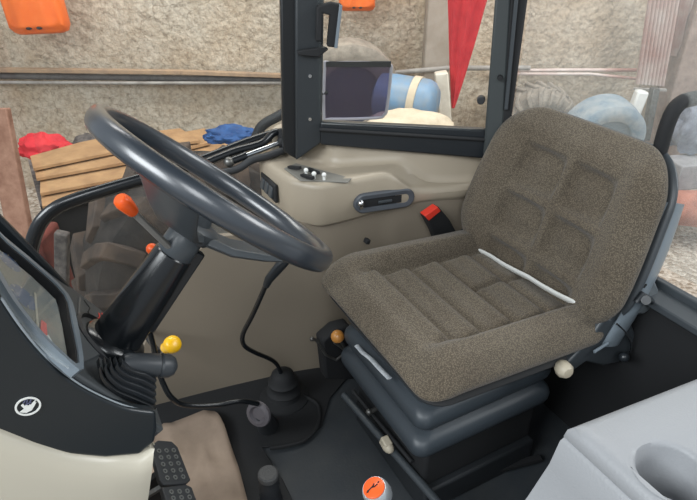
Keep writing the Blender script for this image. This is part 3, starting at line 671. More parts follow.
# ================================================================== SEAT
seat = thing('driver_seat', (.84, .94, .0), 'grey-brown woven fabric tractor seat on black bellows suspension', 'seat')
cx, cy = .822, .947; SW, SL = .565, .556     # width (y), length (x)
def ctop(u, v):   # u: x offset, v: y offset
    a = u/(SL/2); b_ = v/(SW/2); av = abs(b_)
    bol = sst(av, .55, .74)
    h = .044 + .046*bol*(1-.35*sst(av, .86, 1.0)) * (1-.70*sst(-a, .62, 1.0))
    h += .020*sst(-a, .40, .62)*(1-bol) - .032*sst(-a, .80, 1.0)
    c = (1-sst(av, .52, .60))
    for g0, dpt in ((-.50, .012), (-.14, .013), (.22, .013), (.62, .010)):
        h -= dpt*c*math.exp(-((a-g0)/.045)**2)
        h += dpt*.7*c*math.exp(-((a-g0+.11)/.08)**2)
    h -= .013*math.exp(-((b_-.02)/.03)**2)*sst(a, .2, .26)*c
    h -= .012*math.exp(-((av-.58)/.03)**2)*sst(a, -.75, -.6)
    return h
tilt = math.radians(4)
def cframe(u, v, h):
    return V((cx+u*math.cos(tilt)+h*math.sin(tilt), cy+v, .488-u*math.sin(tilt)+h))
bm = N_(); pillow(bm, SL, SW, .06, ctop, lambda u, v: -.028, cframe, 90, 280, 6)
obj('seat_cushion', bm, FABRIC, seat, ang=80)
bm = N_(); pillow(bm, SL-.03, SW-.03, .06, lambda u, v: -.012, lambda u, v: -.045, cframe, 8, 120, 14); obj('seat_pan', bm, MATBLK, seat)
# backrest
BB = V((1.08, .940, .472)); lean = math.radians(17); bu = V((math.sin(lean), 0, math.cos(lean))); bn = V((-math.cos(lean), 0, math.sin(lean)))
BW, BH = .588, .475
def bprof(u, v):   # width narrows upward a little
    t = (v+BH/2)/BH; k = 1.0-.10*sst(t, .30, 1.0)-.05*sst(1-t, .72, 1.0)
    return u*k, v
def bframe(u, v, h):
    curve = .035*(u/(BW/2))**2                      # wraps round the driver
    return BB + bu*(v+BH/2) + V((0, u, 0)) + bn*(h+curve)
def btop(u, v):
    a = u/(BW/2); t = (v+BH/2)/BH; h = .045+.020*sst(abs(a), .52, .80)-.02*sst(t, .86, 1)
    cmask = (1-sst(abs(a), .60, .66))
    rows_ = (.16, .46, .76)
    inpad = 0
    for (r0, r1) in ((.53, .81), (.23, .505), (-.3, .20)):
        for (c0, c1) in ((-.58, -.02), (.02, .58)):
            # pad profile: raised edge distance
            dx = min(a-c0, c1-a); dy = min((t-r0), (r1-t))*1.75
            if dx > 0 and dy > 0:
                m_ = dx*dy/(dx+dy+.02); inpad = max(inpad, 0)
                h -= .024*sst(m_, .0, .055); h += .016*sst(m_, .055, .19)
    h += .006*sst(1-abs(t-.6)/.5, 0, 1)
    return h
bm = N_(); pillow(bm, BW, BH, .125, btop, lambda u, v: -.03, bframe, 90, 280, 7, bprof)
obj('backrest_cushion', bm, FABRIC, seat, ang=80)
bm = N_(); pillow(bm, BW-.005, BH+.0, .125, lambda u, v: -.012, lambda u, v: -.055, bframe, 20, 120, 7, bprof)
obj('backrest_shell', bm, SLATE, seat)
# side frame strip of backrest (near side)
bm = N_(); sp = [(-.268, -.01), (-.276, .12), (-.270, .25), (-.252, .37)]
tube(bm, smooth_path([BB+bu*q+V((0, u, 0))-bn*.030 for u, q in sp], 6), .036, 14, r2=.010, upv=(0, 1, 0)); tag(obj('side_frame', bm, SILVER, seat), 'grey metal side strip catching the light')
bm = N_(); rod(bm, BB+bu*.17+V((0, -.285, 0))-bn*.018, BB+bu*.17+V((0, -.27, 0))-bn*.018, .006, n=12); obj('frame_screw', bm, MATBLK, seat)
# white strip between cushion and backrest
bm = N_(); a, b = at_x(480, 251, 1.045), at_x(591, 313, 1.045); wp = [a+(b-a)*(k/8)+V((0, 0, .002*math.sin(k*2))) for k in range(9)]
tube(bm, wp, .013, 10, r2=.005, upv=(1, 0, .6)); tag(obj('binding_strip', bm, WHITE, seat), 'dirty white binding between cushion and backrest')
bm = N_(); tube(bm, [at_y(x, y, .695) for x, y in ((594, 318), (602, 320), (601, 328), (597, 333))], .006, 10); tag(obj('binding_end', bm, WHITE, seat), 'loose white end of the binding')
# recliner mechanism, near side
YR = .672
def SR(x, y, Y=YR): return at_y(x, y, Y)
bm = N_(); prism(bm, [SR(*q) for q in ((590, 340), (606, 318), (619, 292), (630, 272), (640, 267), (650, 272), (656, 285), (655, 300), (646, 314), (630, 318), (636, 335), (634, 352), (622, 362), (604, 366), (586, 362), (572, 372), (566, 366))], (0, .03, 0)); obj('recliner_bracket', bm, SLATE, seat, bevel=.006, seg=3)
bm = N_(); prism(bm, [SR(*q, YR-.003) for q in ((633, 290), (640, 276), (650, 276), (655, 288), (653, 302), (640, 312), (629, 312))], (0, -.012, 0)); obj('recliner_cover', bm, mat('recliner_grey', lin(96, 102, 106), .45), seat, bevel=.006, seg=3)
bm = N_(); tube(bm, [SR(x, y, YR-.03) for x, y in ((636, 302), (642, 294), (648, 298), (653, 303))], .007, 10); rod(bm, SR(646, 300, YR-.015), SR(646, 300, YR-.045), .011); obj('recliner_lever', bm, BLACK, seat)
bm = N_(); tube(bm, smooth_path([SR(x, y, YR-.012) for x, y in ((617, 324), (625, 332), (631, 343), (630, 352))]), .0028, 8); obj('spring_wire', bm, CHROME, seat)
bm = N_(); rod(bm, SR(624, 357, YR-.03), SR(624, 357, YR), .012, .014); ball(bm, SR(624, 357, YR-.032), .013, 14); obj('adjuster_knob', bm, BLACK, seat)
bm = N_(); tube(bm, [SR(594, 352, YR-.01), SR(608, 343, YR-.01)], .004, 8); obj('pivot_pin', bm, SILVER, seat)
bm = N_(); c_ = SR(566, 370, .66); lathe(bm, c_+V((-.0, .03, 0)), (-.15, -1, .05), [(0, .008), (.01, .016), (.02, .021), (.035, .021), (.044, .014), (.046, 0)], 9); tag(obj('weight_knob', bm, BONE, seat), 'cream coloured adjusting knob')
# suspension bellows: stacked rolls
def rrect(c, hx, hy, r, z, n=10):
    P = []
    for sx, sy, a0 in ((1, 1, 0), (-1, 1, PI/2), (-1, -1, PI), (1, -1, 3*PI/2)):
        for k in range(n+1): a = a0+PI/2*k/n; P.append(V((c[0]+sx*(hx-r)+r*math.cos(a), c[1]+sy*(hy-r)+r*math.sin(a), z)))
    return P
bell = [(-.03, .448), (.0, .446), (.006, .425), (-.006, .405), (-.03, .397), (-.008, .390), (.012, .372), (.010, .340), (-.004, .324), (-.03, .316), (-.004, .308), (.018, .292), (.018, .262), (.010, .246), (-.02, .236)]
bc = (.795, .938); bm = N_(); prev = None
for e, z in bell:
    cur = [bm.verts.new(p) for p in rrect(bc, .205+e, .195+e, .035, z+(0))]
    if prev: bridge(bm, prev, cur)
    else: bm.faces.new(cur)
    prev = cur
bm.faces.new(prev[::-1]); obj('suspension_bellows', bm, BELLOW, seat, sub=1, ang=80)
bm = N_(); tube(bm, [at_x(x, y, .577)+V((-.004, 0, 0)) for x, y in ((358, 345), (364, 352), (372, 358), (383, 370), (391, 378))], .007, 8, r2=.003, upv=(0, 0, 1)); tag(obj('torn_label', bm, BELLWHITE, seat), 'scuffed white label on the bellows front')
bm = N_(); box(bm, V((.81, .938, .165)), (.37, .36, .15)); obj('suspension_base', bm, MATBLK, seat, bevel=.01)
bm = N_(); box(bm, V((.81, .93, .045)), (.38, .38, .09)); obj('mounting_plinth', bm, mat('plinth', lin(34, 37, 40), .55), seat, bevel=.008)
# slide rail across the front
bm = N_(); a, b = at_z(344, 395, .12), at_z(446, 512, .12); rod(bm, a, b, .011, n=12); tag(obj('slide_rail', bm, SLATE, seat), 'grey bar along the seat front')
bm = N_(); a2, b2 = at_z(353, 391, .15), at_z(412, 462, .15); rod(bm, a2, b2, .006, n=10); obj('release_wire', bm, MATBLK, seat)
bm = N_(); c_ = at_z(388, 447, .135); ball(bm, c_, .019, 12, (.8, 1.1, .8)); box(bm, c_+V((0, .012, .004)), (.024, .03, .032), Matrix.Rotation(.3, 3, 'X')); tag(obj('rail_clip', bm, BONE, seat, bevel=.004), 'cream plastic clip on the seat bar')
bm = N_(); c_ = at_z(369, 412, .17); ball(bm, c_, .010, 12); rod(bm, c_, c_+V((.03, 0, 0)), .007); obj('bolt_head', bm, STEEL, seat)
bm = N_(); beam(bm, at_z(432, 486, .02), at_z(540, 458, .02), .02, .012); obj('floor_bracket', bm, MATBLK, seat)
# seat belt buckle
t = thing('seat_belt_buckle', at_y(448, 235, 1.23), 'black seat belt buckle with a red button behind the seat cushion', 'buckle')
fn = V((0, 1, 0))
P = [at_y(x, y, 1.235) for x, y in ((425, 217), (439, 207), (450, 220), (460, 238), (452, 250), (440, 250), (433, 232))]; bm = N_(); prism(bm, P, (0, .03, 0)); obj('buckle_body', bm, MATBLK, t, bevel=.005, seg=3)
P = [at_y(x, y, 1.232) for x, y in ((425, 216), (438, 207), (441, 211), (429, 221))]; bm = N_(); prism(bm, P, (0, .028, 0)); tag(obj('release_button', bm, RED, t, bevel=.002), 'red release button')
bm = N_(); tube(bm, [at_y(x, y, 1.24) for x, y in ((450, 242), (462, 232), (472, 226))], .012, 10, r2=.005); obj('strap', bm, RUBBER, t)
# wooden ball lever and bracket
t = thing('wooden_knob_lever', at_y(337, 350, 1.20), 'short lever with a round varnished wooden knob beside the seat front', 'lever')
kc = at_y(337.5, 336.5, 1.14); bm = N_(); ball(bm, kc, .0195, 22, (1, 1, 1)); tag(obj('knob', bm, WOODB, t), 'varnished wooden ball')
bm = N_(); tube(bm, [kc, at_y(345, 348, 1.15), at_y(352, 355, 1.16), V((.575, 1.17, .3))], .005, 8); obj('stem', bm, STEEL, t)
t = thing('control_box', at_y(335, 375, 1.22), 'black metal control box with a bent bracket below the wooden knob', 'control box')
bm = N_(); prism(bm, [at_y(x, y, 1.2) for x, y in ((322, 342), (336, 330), (350, 326), (362, 340), (362, 380), (326, 380))], (0, .05, 0)); obj('box', bm, MATBLK, t, bevel=.008)
bm = N_(); tube(bm, [at_y(x, y, 1.17) for x, y in ((312, 338), (317, 341), (326, 355), (336, 360), (346, 352))], .0045, 8); obj('bracket', bm, STEEL, t)
bm = N_(); ball(bm, at_y(312, 339, 1.17), .007, 12); obj('bracket_tip', bm, STEEL, t)

# ================================================================== DASHBOARD
P0 = V((-.01, .947, .68)); fnm = V((math.cos(math.radians(30)), 0, math.sin(math.radians(30)))); fs = V((-fnm.z, 0, fnm.x))
def F(x, y, off=0): return on_plane(x, y, P0+fnm*off, fnm)
def FL(u, yy, off=0): return P0+fs*u+V((0, yy-.947, 0))+fnm*off
dash = thing('dashboard', (-.15, .93, .0), 'black curved instrument cowl with a round white emblem over a cream housing', 'dashboard')
YN = .775
rim_px = [(-70, 190), (0, 300), (25, 336), (50, 364), (75, 384), (100, 398), (128, 409), (156, 413)]
low_px = [(157, 428), (155, 442), (140, 455), (105, 458), (70, 455), (35, 447), (0, 437), (-70, 415)]
side = smooth_path([at_y(x, y, YN) for x, y in rim_px], 5)+[at_y(x, y, YN) for x, y in low_px]
bm = N_(); prism(bm, side, (0, .022, 0)); obj('cowl_side', bm, COWL, dash, bevel=.008, seg=4)
# far lip
rim2 = [at_y(x, y, 1.10) for x, y in ((-60, 150), (0, 212), (40, 253), (72, 287), (82, 300))]
far = smooth_path(rim2, 5)+[FL(-.06, 1.10), FL(-.06, 1.10, -.12), FL(.4, 1.10, -.12)]
bm = N_(); prism(bm, far, (0, -.02, 0)); obj('cowl_far_edge', bm, COWL, dash, bevel=.006, seg=3)
# face plate
bm = N_(); q = [FL(-.105, YN+.015), FL(-.105, 1.0), FL(-.03, 1.095), FL(.42, 1.095), FL(.42, YN+.015)]; prism(bm, q, -fnm*.03); obj('cowl_face', bm, mat('cowl_face_grey', lin(70, 74, 76), .5, bump=.1, bscale=250, bdist=.002), dash, bevel=.004)
# front skirt of cowl, under the column
bm = N_(); prism(bm, [FL(-.103, YN+.01, -.002), FL(-.103, 1.02, -.002), V((-.06, 1.02, .5)), V((-.04, YN+.01, .56))], V((-.25, 0, 0))); obj('cowl_skirt', bm, COWL, dash, bevel=.006)
# instrument cluster: frame, face, lens
gl = [(-22, 228), (0, 250), (30, 275), (56, 300), (62, 325), (69, 368), (52, 357), (30, 335), (12, 312), (0, 292), (-22, 250)]
def centroid(P): return sum(P, V())/len(P)
def frame_mesh(px, g0, g1, off, h):
    bm = N_(); P = smooth_path([F(x, y, off) for x, y in px], 3, True); c = centroid(P); R_ = []
    for P_s, o_ in ((g1, 0), (g1, h), (g0, h), (g0, 0)):
        R_.append([bm.verts.new(p+(p-c).normalized()*P_s+fnm*o_) for p in P])
    for i in range(4): bridge(bm, R_[i], R_[(i+1) % 4])
    return bm
tag(obj('cluster_frame', frame_mesh(gl, .004, .017, .0, .018), SILVER, dash), 'silver-grey cluster surround')
obj('cluster_gasket', frame_mesh(gl, -.002, .0045, .0, .015), MATBLK, dash)
ip = [F(x, y, .002) for x, y in gl]; bm = N_(); prism(bm, ip, -fnm*.002); face = tag(obj('instrument_face', bm, DISPLAY, dash, smooth=False), 'grey-green instrument face')
bm = N_(); prism(bm, [F(x, y, .012) for x, y in gl], -fnm*.002); obj('instrument_lens', bm, GLASSLENS, dash, smooth=False)
for (x, y, r_) in ((24, 297, .028), (10, 262, .022)):
    bm = N_(); c_ = F(x, y, .003); u_, v_ = V((0, 1, 0)), fs
    a = ring(bm, c_, u_, v_, r_, 32); bm.faces.new(a); g = obj('gauge_dial', bm, GAUGE, face, smooth=False)
    for k in range(6):
        an = -.6+k*.8; dd = u_*math.cos(an)+v_*math.sin(an); bm = N_(); beam(bm, c_+dd*r_*.78+fnm*.0008, c_+dd*r_*.95+fnm*.0008, .0011, .0008, fnm); obj('tick', bm, BONE, face) 
bm = N_(); prism(bm, [F(x, y, .0035) for x, y in ((41, 320), (46, 324), (47, 337), (43, 339), (40, 332))], fnm*.001); tag(obj('warning_light', bm, RED, face), 'red warning symbol')
bm = N_(); prism(bm, [F(x, y, .0035) for x, y in ((43, 337), (48, 335), (52, 342), (48, 341))], fnm*.001); tag(obj('warning_light', bm, WHITE, face), 'white warning symbol')
bm = N_(); prism(bm, [F(x, y, .0035) for x, y in ((34, 292), (36, 294), (39, 330), (37, 332))], fnm*.0006); obj('panel_divider', bm, BONE, face)
# grey control pad right of cluster with red marks
bm = N_(); prism(bm, [F(x, y, .004) for x, y in ((80, 296), (112, 322), (106, 352), (84, 362), (78, 330))], -fnm*.005); pad = obj('control_pad', bm, mat('pad_grey', lin(78, 82, 84), .55), dash, bevel=.002)
for (a, b) in (((84, 300), (90, 308)), ((90, 308), (88, 312)), ((88, 312), (96, 322))):
    bm = N_(); beam(bm, F(*a, .0055), F(*b, .0055), .002, .001, fnm); obj('pad_line', bm, MATBLK, pad)
for (a, b) in (((99, 313), (100, 318)), ((102, 313), (103, 318)), ((105, 314), (106, 319)), ((98, 318), (101, 318.5)), ((104, 314), (107, 314.5))):
    bm = N_(); beam(bm, F(*a, .006), F(*b, .006), .0025, .001, fnm); tag(obj('pad_mark', bm, RED, pad), 'small red mark')
bm = N_(); lathe(bm, FL(.022, .955, -.01), fnm, [(0, .066), (.016, .066), (.02, .06), (.008, .05), (.006, .0)], 40); obj('column_collar', bm, RUBBER, dash)
# specular highlight on the cowl edge, modelled as a pale tube
bm = N_(); tube(bm, smooth_path([at_y(x, y, YN+.008)+V((0, 0, .001)) for x, y in ((0, 299), (25, 335), (50, 363), (75, 383), (100, 397), (128, 408), (153, 412))], 5),   .0035, 8); tag(obj('cowl_edge_highlight', bm, mat('edge_highlight_grey', lin(150, 158, 164), .25), dash), 'pale highlight line laid along the cowl edge')
# round emblem on the side
ec = at_y(28, 406, YN-.001); ex, ez = V((1, 0, 0)), V((0, 0, 1))
bm = N_(); R1, R2 = [], []
eh = [(math.cos(2*PI*i/48), math.sin(2*PI*i/48)) for i in range(48)]
def EP(a, b, o=0): return ec+ex*a+ez*b+V((0, -o, 0))
er = .0175
rr = [[bm.verts.new(EP(c*er*s_, s*er*s_*1.0, o_)) for c, s in eh] for s_, o_ in ((1, 0), (1, .0015), (.84, .0015), (.84, 0))]
for i in range(4): bridge(bm, rr[i], rr[(i+1) % 4])
emb = tag(obj('emblem_ring', bm, WHITE, dash), 'white ring of the round emblem')
bm = N_(); k = .0175/10
hand = [(-7.6, -3.2), (-3, -6.2), (1.5, -5.2), (4.4, -1.8), (7.0, 1.8), (5.6, 1.6), (8.2, 5.2), (3.6, 2.2), (2.6, 1.0), (1.4, 1.4), (.6, .6), (-.6, 2.4), (-2.2, 1.6), (-2.6, 4.6), (-4.6, 3.4), (-3.4, -1.2)]
prism(bm, [EP(a*k, b*k, .0005) for a, b in hand], (0, -.001, 0)); tag(obj('emblem_figure', bm, WHITE, emb, smooth=False), 'white hand-like figure inside the ring')
bm = N_()
for (a, b, c_, d_) in ((-2.2, 5.0, -.2, 7.6), (0, 4.0, 1.4, 7.6), (1.8, 3.4, 4.4, 6.8), (-1.6, 2.8, 3.4, 3.2)): beam(bm, EP(a*k, b*k, .001), EP(c_*k, d_*k, .001), .0016, .001, (0, 1, 0))
obj('emblem_detail', bm, BADGEDARK, emb)
# fins under the stalk
for i in range(5):
    y_off = .012*i
    p = [(101+5.5*i, 365-.5*i), (104+5.5*i, 377-2.5*i), (116+5*i, 390-4.5*i), (136+3*i, 399-6*i), (157, 408-6.8*i)]
    a = smooth_path([at_y(x, y, .80+.008*i) for x, y in p], 4); bm = N_()
    dep = V((0, .022, 0)); th_ = [q+V((-.006, 0, -.006)) for q in a]
    prism(bm, a+th_[::-1], dep); obj('gaiter_fin', bm, GLOSS if i == 0 else BLACK, dash, bevel=.0015)
# cream housing under the cowl
bm = N_()
top_px = [(-70, 408), (0, 430), (35, 441), (70, 449), (105, 452), (140, 450), (153, 443)]
bot = [at_y(x, y, .80) for x, y in ((-70, 700), (0, 680), (35, 660), (70, 640), (100, 620), (125, 590), (135, 570))]
mid_ = [at_y(x, y, .765) for x, y in ((-70, 450), (0, 470), (35, 480), (70, 488), (105, 490), (138, 484), (149, 470))]
tp = [at_y(x, y, .79) for x, y in top_px]
rows = []
for a_, m__, b_ in zip(tp, mid_, bot):
    L4 = smooth_path([a_, m__, b_], 6); rows.append([bm.verts.new(q) for q in L4])
far_rows = []
for i in range(len(rows)-1):
    for j in range(len(rows[0])-1): bm.faces.new((rows[i][j], rows[i+1][j], rows[i+1][j+1], rows[i][j+1]))
# return face going away from the camera at the right end
last = rows[-1]; back_ = [bm.verts.new(v_.co+V((-.03, .24, 0))) for v_ in last]
for j in range(len(last)-1): bm.faces.new((last[j], back_[j], back_[j+1], last[j+1]))
o = obj('housing', bm, CREAM, dash, ang=70); s_ = o.modifiers.new('solid', 'SOLIDIFY'); s_.thickness = .006; s_.offset = -1

# ================================================================== STEERING COLUMN and WHEEL
WC = V((.2371, .9620, .9522)); tw = .733; wn = V((math.sin(tw)*math.cos(.104), math.sin(tw)*math.sin(.104), math.cos(tw))); cdn = -V((math.sin(.723), 0, math.cos(.723))); CO = V((.2342, .947, .960))
sc_ = thing('steering_column', CO+cdn*.38, 'black tapered steering column rising from the dashboard to the wheel', 'steering column')
bm = N_(); lathe(bm, CO+cdn*.368, -cdn, [(0, .054), (.006, .060), (.018, .061), (.026, .056), (.030, .047), (.06, .045), (.11, .043), (.17, .039), (.222, .036), (.228, .03)], 36); obj('column_cover', bm, GLOSS, sc_)
bm = N_(); lathe(bm, CO+cdn*.152, -cdn, [(0, .030), (.006, .034), (.05, .034), (.055, .031), (.085, .028), (.10, .024)], 32); tag(obj('collar', bm, SLATE, sc_), 'slate grey collar under the wheel hub')
bm = N_(); ca = CO+cdn*.33; beam(bm, ca+V((.045, .0, -.01)), CO+cdn*.14+V((.04, 0, -.01)), .03, .02, (0, 1, 0)); obj('tilt_plate', bm, BLACK, sc_, bevel=.004)
# orange tipped lever
bm = N_(); a, b = at_y(122, 201, .90), at_y(168, 246, .93); dd = (b-a).normalized()
tube(bm, [a+dd*.02, b], .0085, 10, r2=.006); ol = tag(obj('indicator_stalk', bm, mat('stalk_grey', lin(120, 118, 114), .5), sc_), 'grey flat stalk with orange end')
bm = N_(); lathe(bm, a-dd*.008, dd, [(0, 0), (0, .009), (.003, .012), (.012, .0140), (.036, .0105), (.04, .009), (.04, 0)], 20); tag(obj('stalk_tip', bm, ORANGE, ol), 'orange tip')
bm = N_(); c_ = at_y(152, 249, 1.02); ball(bm, c_, .0115, 16); h2 = tag(obj('second_tip', bm, ORANGE, sc_), 'small orange knob behind the column')
bm = N_(); rod(bm, c_, at_y(170, 262, .97), .005); obj('second_stalk', bm, STEEL, sc_)
# lower multi stalk
sk = obj('handle_arm', (lambda bm: (rod(bm, at_y(112, 350, .93), at_y(134, 362, .88), .016), bm)[1])(N_()), BLACK, sc_)
bm = N_(); a, b = at_y(122, 363, .86), at_y(171, 366, .86); ln = (b-a).length
lathe(bm, a, b-a, [(0, 0), (0, .015), (.01, .019), (ln*.6, .021), (ln*.72, .0215), (ln*.74, .0195), (ln*.78, .0225), (ln*.95, .022), (ln*1.05, .017), (ln*1.11, .008), (ln*1.12, 0)], 28); obj('handle_grip', bm, mat('handle_dark_grey', lin(56, 60, 64), .4), sk)

sw = thing('steering_wheel', WC, 'large dark grey steering wheel tilted towards the seat', 'steering wheel')
wu = V((0, 1, 0)).cross(wn).normalized(); wv = wn.cross(wu)
bm = N_(); nR = 96; R0, r0 = .235, .0150
rings_ = []
for i in range(nR):
    a = 2*PI*i/nR; rd = wu*math.cos(a)+wv*math.sin(a); rw = []
    for j in range(20):
        b = 2*PI*j/20; rr_ = r0*(1+.07*math.cos(2*b)); g_ = 1-.10*math.exp(-((b-PI*1.62)/.12)**2)
        rw.append(bm.verts.new(WC+rd*(R0+rr_*g_*math.cos(b))+wn*(rr_*g_*1.53*math.sin(b))))
    rings_.append(rw)
for i in range(nR): bridge(bm, rings_[i], rings_[(i+1) % nR])
obj('rim', bm, WHEEL, sw)
hub = WC-wn*.092
bm = N_(); lathe(bm, hub-wn*.012, wn, [(0, .030), (.0, .038), (.01, .048), (.026, .05), (.034, .044), (.038, .03), (.039, 0)], 36); obj('hub', bm, SLATE, sw)
for ad in (228, 345):
    a = math.radians(ad); rd = wu*math.cos(a)+wv*math.sin(a); td = wn.cross(rd); bm = N_(); rws = []
    for (rr_, w_, hz, th_) in ((.03, .042, -.088, .010), (.08, .046, -.082, .009), (.14, .050, -.058, .008), (.19, .054, -.030, .008), (.226, .060, -.010, .009)):
        c_ = WC+rd*rr_+wn*hz; rws.append([bm.verts.new(c_+td*(w_*x)+wn*(th_*z)) for x, z in ((-1, -.3), (-.8, -1), (.8, -1), (1, -.3), (.8, 1), (-.8, 1))])
    for i in range(4): bridge(bm, rws[i], rws[i+1])
    bm.faces.new(rws[0][::-1]); bm.faces.new(rws[-1]); obj('spoke', bm, SLATE, sw, bevel=.002)

# ================================================================== LEVERS, PEDALS, FLOOR ITEMS
t = thing('gear_lever', V((.48, 1.33, .0)), 'bent black gear lever with a dark grip between wheel and seat', 'lever')
bm = N_(); lp = [at_y(x, y, Y) for x, y, Y in ((266, 284, 1.17), (262, 294, 1.18), (252, 316, 1.2), (243, 334, 1.22), (244, 345, 1.23), (254, 352, 1.25), (272, 360, 1.28), (279, 368, 1.3), (284, 384, 1.31))]
tube(bm, smooth_path(lp, 5), .0068, 10); obj('shaft', bm, GLOSS, t)
bm = N_(); tube(bm, [at_y(x, y, Y) for x, y, Y in ((289, 258, 1.14), (280, 266, 1.15), (269, 279, 1.165), (266, 286, 1.17))], [.010, .014, .0115, .009], 16); obj('grip', bm, BLACK, t)
bm = N_(); gb = at_y(284, 392, 1.31); lathe(bm, V((gb.x, gb.y, 0)), (0, 0, 1), [(0, .085), (.012, .08), (.02, .055), (.035, .05), (.045, .057), (.055, .048), (.07, .046), (.08, .05), (.09, .04), (.11, .036), (max(gb.z, .12), .024), (max(gb.z, .12)+.01, .0)], 28); obj('gaiter', bm, MATBLK, t)
t = thing('range_lever', V((.36, 1.24, .0)), 'thin bent black lever running from under the dashboard to a round boot', 'lever')
bm = N_(); rp = [(134, 300, 1.2), (147, 325, 1.2), (153, 345, 1.2), (156, 362, 1.19), (163, 383, 1.18), (172, 398, 1.17), (186, 405, 1.17), (215, 405, 1.17), (240, 401, 1.17), (258, 404, 1.17)]
tube(bm, smooth_path([at_y(*q) for q in rp], 5), .0075, 10); obj('shaft', bm, GLOSS, t)
rc_ = at_y(262, 412, 1.17); bm = N_(); lathe(bm, rc_-V((.004, -.004, .004)), V((-.75, -.6, .35)), [(0, 0), (-.0, .034), (.008, .040), (.015, .038), (.019, .026), (.010, .02), (.014, 0)], 28); obj('boot', bm, mat('boot_grey', lin(92, 88, 92), .5), t)
bm = N_(); rod(bm, rc_+V((.0, 0, -.01)), V((rc_.x+.03, rc_.y+.05, 0)), .022, .035); obj('boot_neck', bm, RUBBER, t)
bm = N_(); tube(bm, smooth_path([at_z(x, y, .012) for x, y in ((302, 395), (318, 405), (318, 425), (305, 440), (285, 446), (270, 448))]), .006, 8); tag(obj('floor_cable', bm, MATBLK), 'black cable curving round the gear lever gaiter on the floor', 'cable')
t = thing('yellow_knob_lever', at_y(160, 350, 1.30), 'short lever with a bright yellow knob beside the steering column', 'lever')
kc = at_y(174, 343.5, 1.25); kb = at_y(158, 352, 1.32)
bm = N_(); lathe(bm, kc+(kc-kb).normalized()*.008, kb-kc, [(0, 0), (0, .010), (.004, .019), (.012, .0235), (.024, .0235), (.032, .0185), (.045, .0165), (.06, .0155), (.06, 0)], 26); tag(obj('knob', bm, YELLOW, t), 'yellow plastic knob')
bm = N_(); rod(bm, kb, V((kb.x-.02, 1.478, kb.z-.02)), .008); obj('stem', bm, MATBLK, t)
# kraft paper
bm = N_(); kp = [(150, 433), (178, 420), (210, 409), (222, 420), (231, 445), (241, 475), (252, 520), (262, 570), (140, 590), (120, 540)]
c_ = at_z(185, 490, .05); outl = smooth_path([at_z(x, y, .035) for x, y in kp], 4, True); prev = None
for k in range(12):
    s_ = k/11; cur = []
    for i, p in enumerate(outl):
        q = c_.lerp(p, 1-s_*.98); q.z = .03+.02*noise.noise(V((q.x*9, q.y*9, 2)))+.012*noise.noise(V((q.x*30, q.y*12, 5))); cur.append(bm.verts.new(q))
    if prev: bridge(bm, prev, cur)
    prev = cur
bm.faces.new(prev); o = tag(obj('kraft_paper', bm, KRAFT, ang=80), 'creased brown kraft paper lying on the floor behind the pedals', 'paper'); s_ = o.modifiers.new('solid', 'SOLIDIFY'); s_.thickness = .002
# pedals
def pedal(px, label, studs, P0_, n_):
    t = thing('pedal', centroid([on_plane(x, y, P0_, n_) for x, y in px]), label, 'pedal', 'black pedals by the cream housing')
    bm = N_(); q = [on_plane(x, y, P0_, n_) for x, y in px]; prism(bm, q, -n_*.014); obj('pad', bm, RUBBER, t, bevel=.003)
    A_, B2, C2, D2 = [on_plane(x, y, P0_, n_) for x, y in studs]
    for i in range(5):
        for j in range(3):
            c = A_.lerp(B2, (j+.5)/3).lerp(D2.lerp(C2, (j+.5)/3), (i+.5)/5); bm = N_(); lathe(bm, c-n_*.002, n_, [(0, .0065), (.004, .006), (.004, .003), (.001, .0028), (.001, 0)], 12)
            obj('stud', bm, mat('stud_grey', lin(92, 94, 92), .5) if (i == 0 and j == 0) else bpy.data.materials['stud_grey'], t)
    bm = N_(); cc_ = centroid(q); rod(bm, cc_-n_*.012, cc_-n_*.07+V((-.05, 0, -.04)), .010); tag(obj('arm', bm, STEEL, t), 'bare steel pedal arm')
pn = V((.62, -.25, .74)).normalized(); pp0 = at_y(170, 465, 1.02)
pedal([(151, 446), (158, 440), (172, 441), (178, 447), (191, 480), (186, 484), (164, 485), (160, 480)], 'upper black rubber pedal with round studs lying on the brown paper', [(154, 448), (176, 447), (188, 480), (164, 482)], pp0, pn)
pedal([(162, 487), (186, 484), (192, 487), (204, 520), (200, 526), (174, 528)], 'lower black rubber pedal with round studs at the bottom edge', [(166, 489), (190, 488), (201, 518), (176, 522)], pp0+V((.015, -.05, -.03)), pn)
bm = N_(); prism(bm, [at_y(x, y, 1.0) for x, y in ((138, 492), (160, 474), (163, 480), (165, 520), (135, 530))], (0, .02, 0)); tag(obj('pedal_bracket', bm, MATBLK, bevel=.003), 'black bracket left of the lower pedal', 'bracket')
bm = N_(); beam(bm, at_y(140, 500, .98), at_y(163, 486, .98), .012, .008); tag(obj('pedal_link', bm, STEEL), 'pale steel link in front of the pedal bracket', 'link')
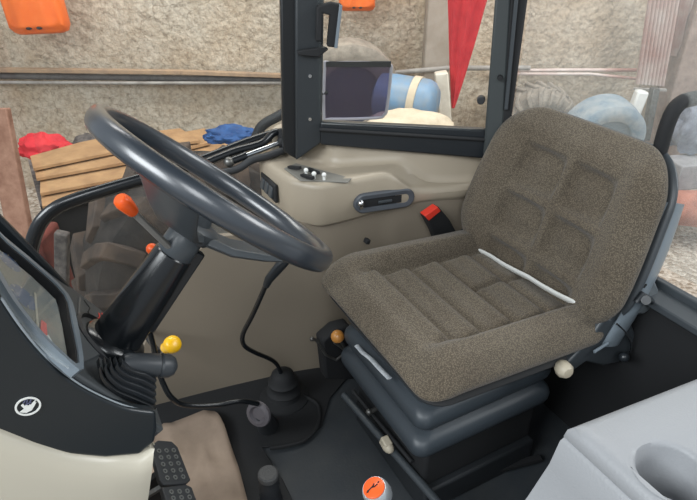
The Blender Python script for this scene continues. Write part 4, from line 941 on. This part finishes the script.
# rubber mat with edge
bm = N_(); prism(bm, [at_z(x, y, .008) for x, y in ((120, 408), (325, 364), (350, 374), (330, 398), (322, 425), (305, 442), (262, 447), (283, 480), (300, 515), (320, 560), (100, 620), (60, 520))], (0, 0, -.007)); tag(obj('rubber_mat', bm, MATBLK, bevel=.002), 'black rubber mat on the cab floor under the paper', 'mat')
t = thing('foot_button', at_z(272, 500, 0), 'black knurled foot button on the floor at the bottom edge', 'button')
fb = at_z(268, 473, .12); bm = N_(); lathe(bm, V((fb.x, fb.y, .005)), (0, 0, 1), [(0, .032), (.02, .03), (.05, .026), (.07, .028), (.08, .024), (.10, .026)], 28); obj('stem', bm, RUBBER, t)
bm = N_(); lathe(bm, V((fb.x, fb.y, .102)), (0, 0, 1), [(0, .026), (.004, .028), (.016, .027), (.02, .023), (.02, 0)], 28); obj('cap', bm, mat('cap_grey', lin(84, 84, 84), .6, bump=.8, bscale=260, bdist=.004), t)
# orange topped knob
t = thing('orange_knob_lever', at_z(380, 540, 0), 'silver knob with an orange top and black arrow mark at the bottom edge', 'knob')
oc = at_z(374, 488, .36); kn = (V((0, 0, 1))-RT*.38-VH*.12).normalized(); kr = .0265
bm = N_(); lathe(bm, oc, -kn, [(0, 0), (-.0, kr*.97), (.003, kr*1.04), (.01, kr*1.12), (.03, kr*1.16), (.045, kr*.95), (.055, .012), (.06, .010)], 40); obj('knob_body', bm, mat('silver_plastic', lin(196, 202, 206), .25, .6), t)
bm = N_(); lathe(bm, oc+kn*.0008, kn, [(0, kr*.9), (.002, kr*.88), (.0028, kr*.8), (.003, 0)], 40); op = tag(obj('knob_top', bm, ORANGE, t), 'orange knob top')
ku = (RT-kn*RT.dot(kn)).normalized(); kv = kn.cross(ku)
def K(a, b): return oc+kn*.004+ku*(a*kr)+kv*(b*kr)
bm = N_()
for a, b in (((-.55, -.32), (-.28, -.1)), ((-.28, -.1), (0, .12)), ((-.05, -.05), (.05, .3)), ((.05, -.02), (.35, .2)), ((.35, .28), (.5, .38))): beam(bm, K(*a), K(*b), .003, .0008, kn)
prism(bm, [K(-.6, -.42), K(-.36, -.34), K(-.5, -.14)], kn*.0006); tag(obj('arrow_mark', bm, MATBLK, op), 'black arrow-like mark')
bm = N_(); rod(bm, oc-kn*.055, V((oc.x+.02, oc.y+.03, 0)), .009); obj('stem', bm, MATBLK, t)
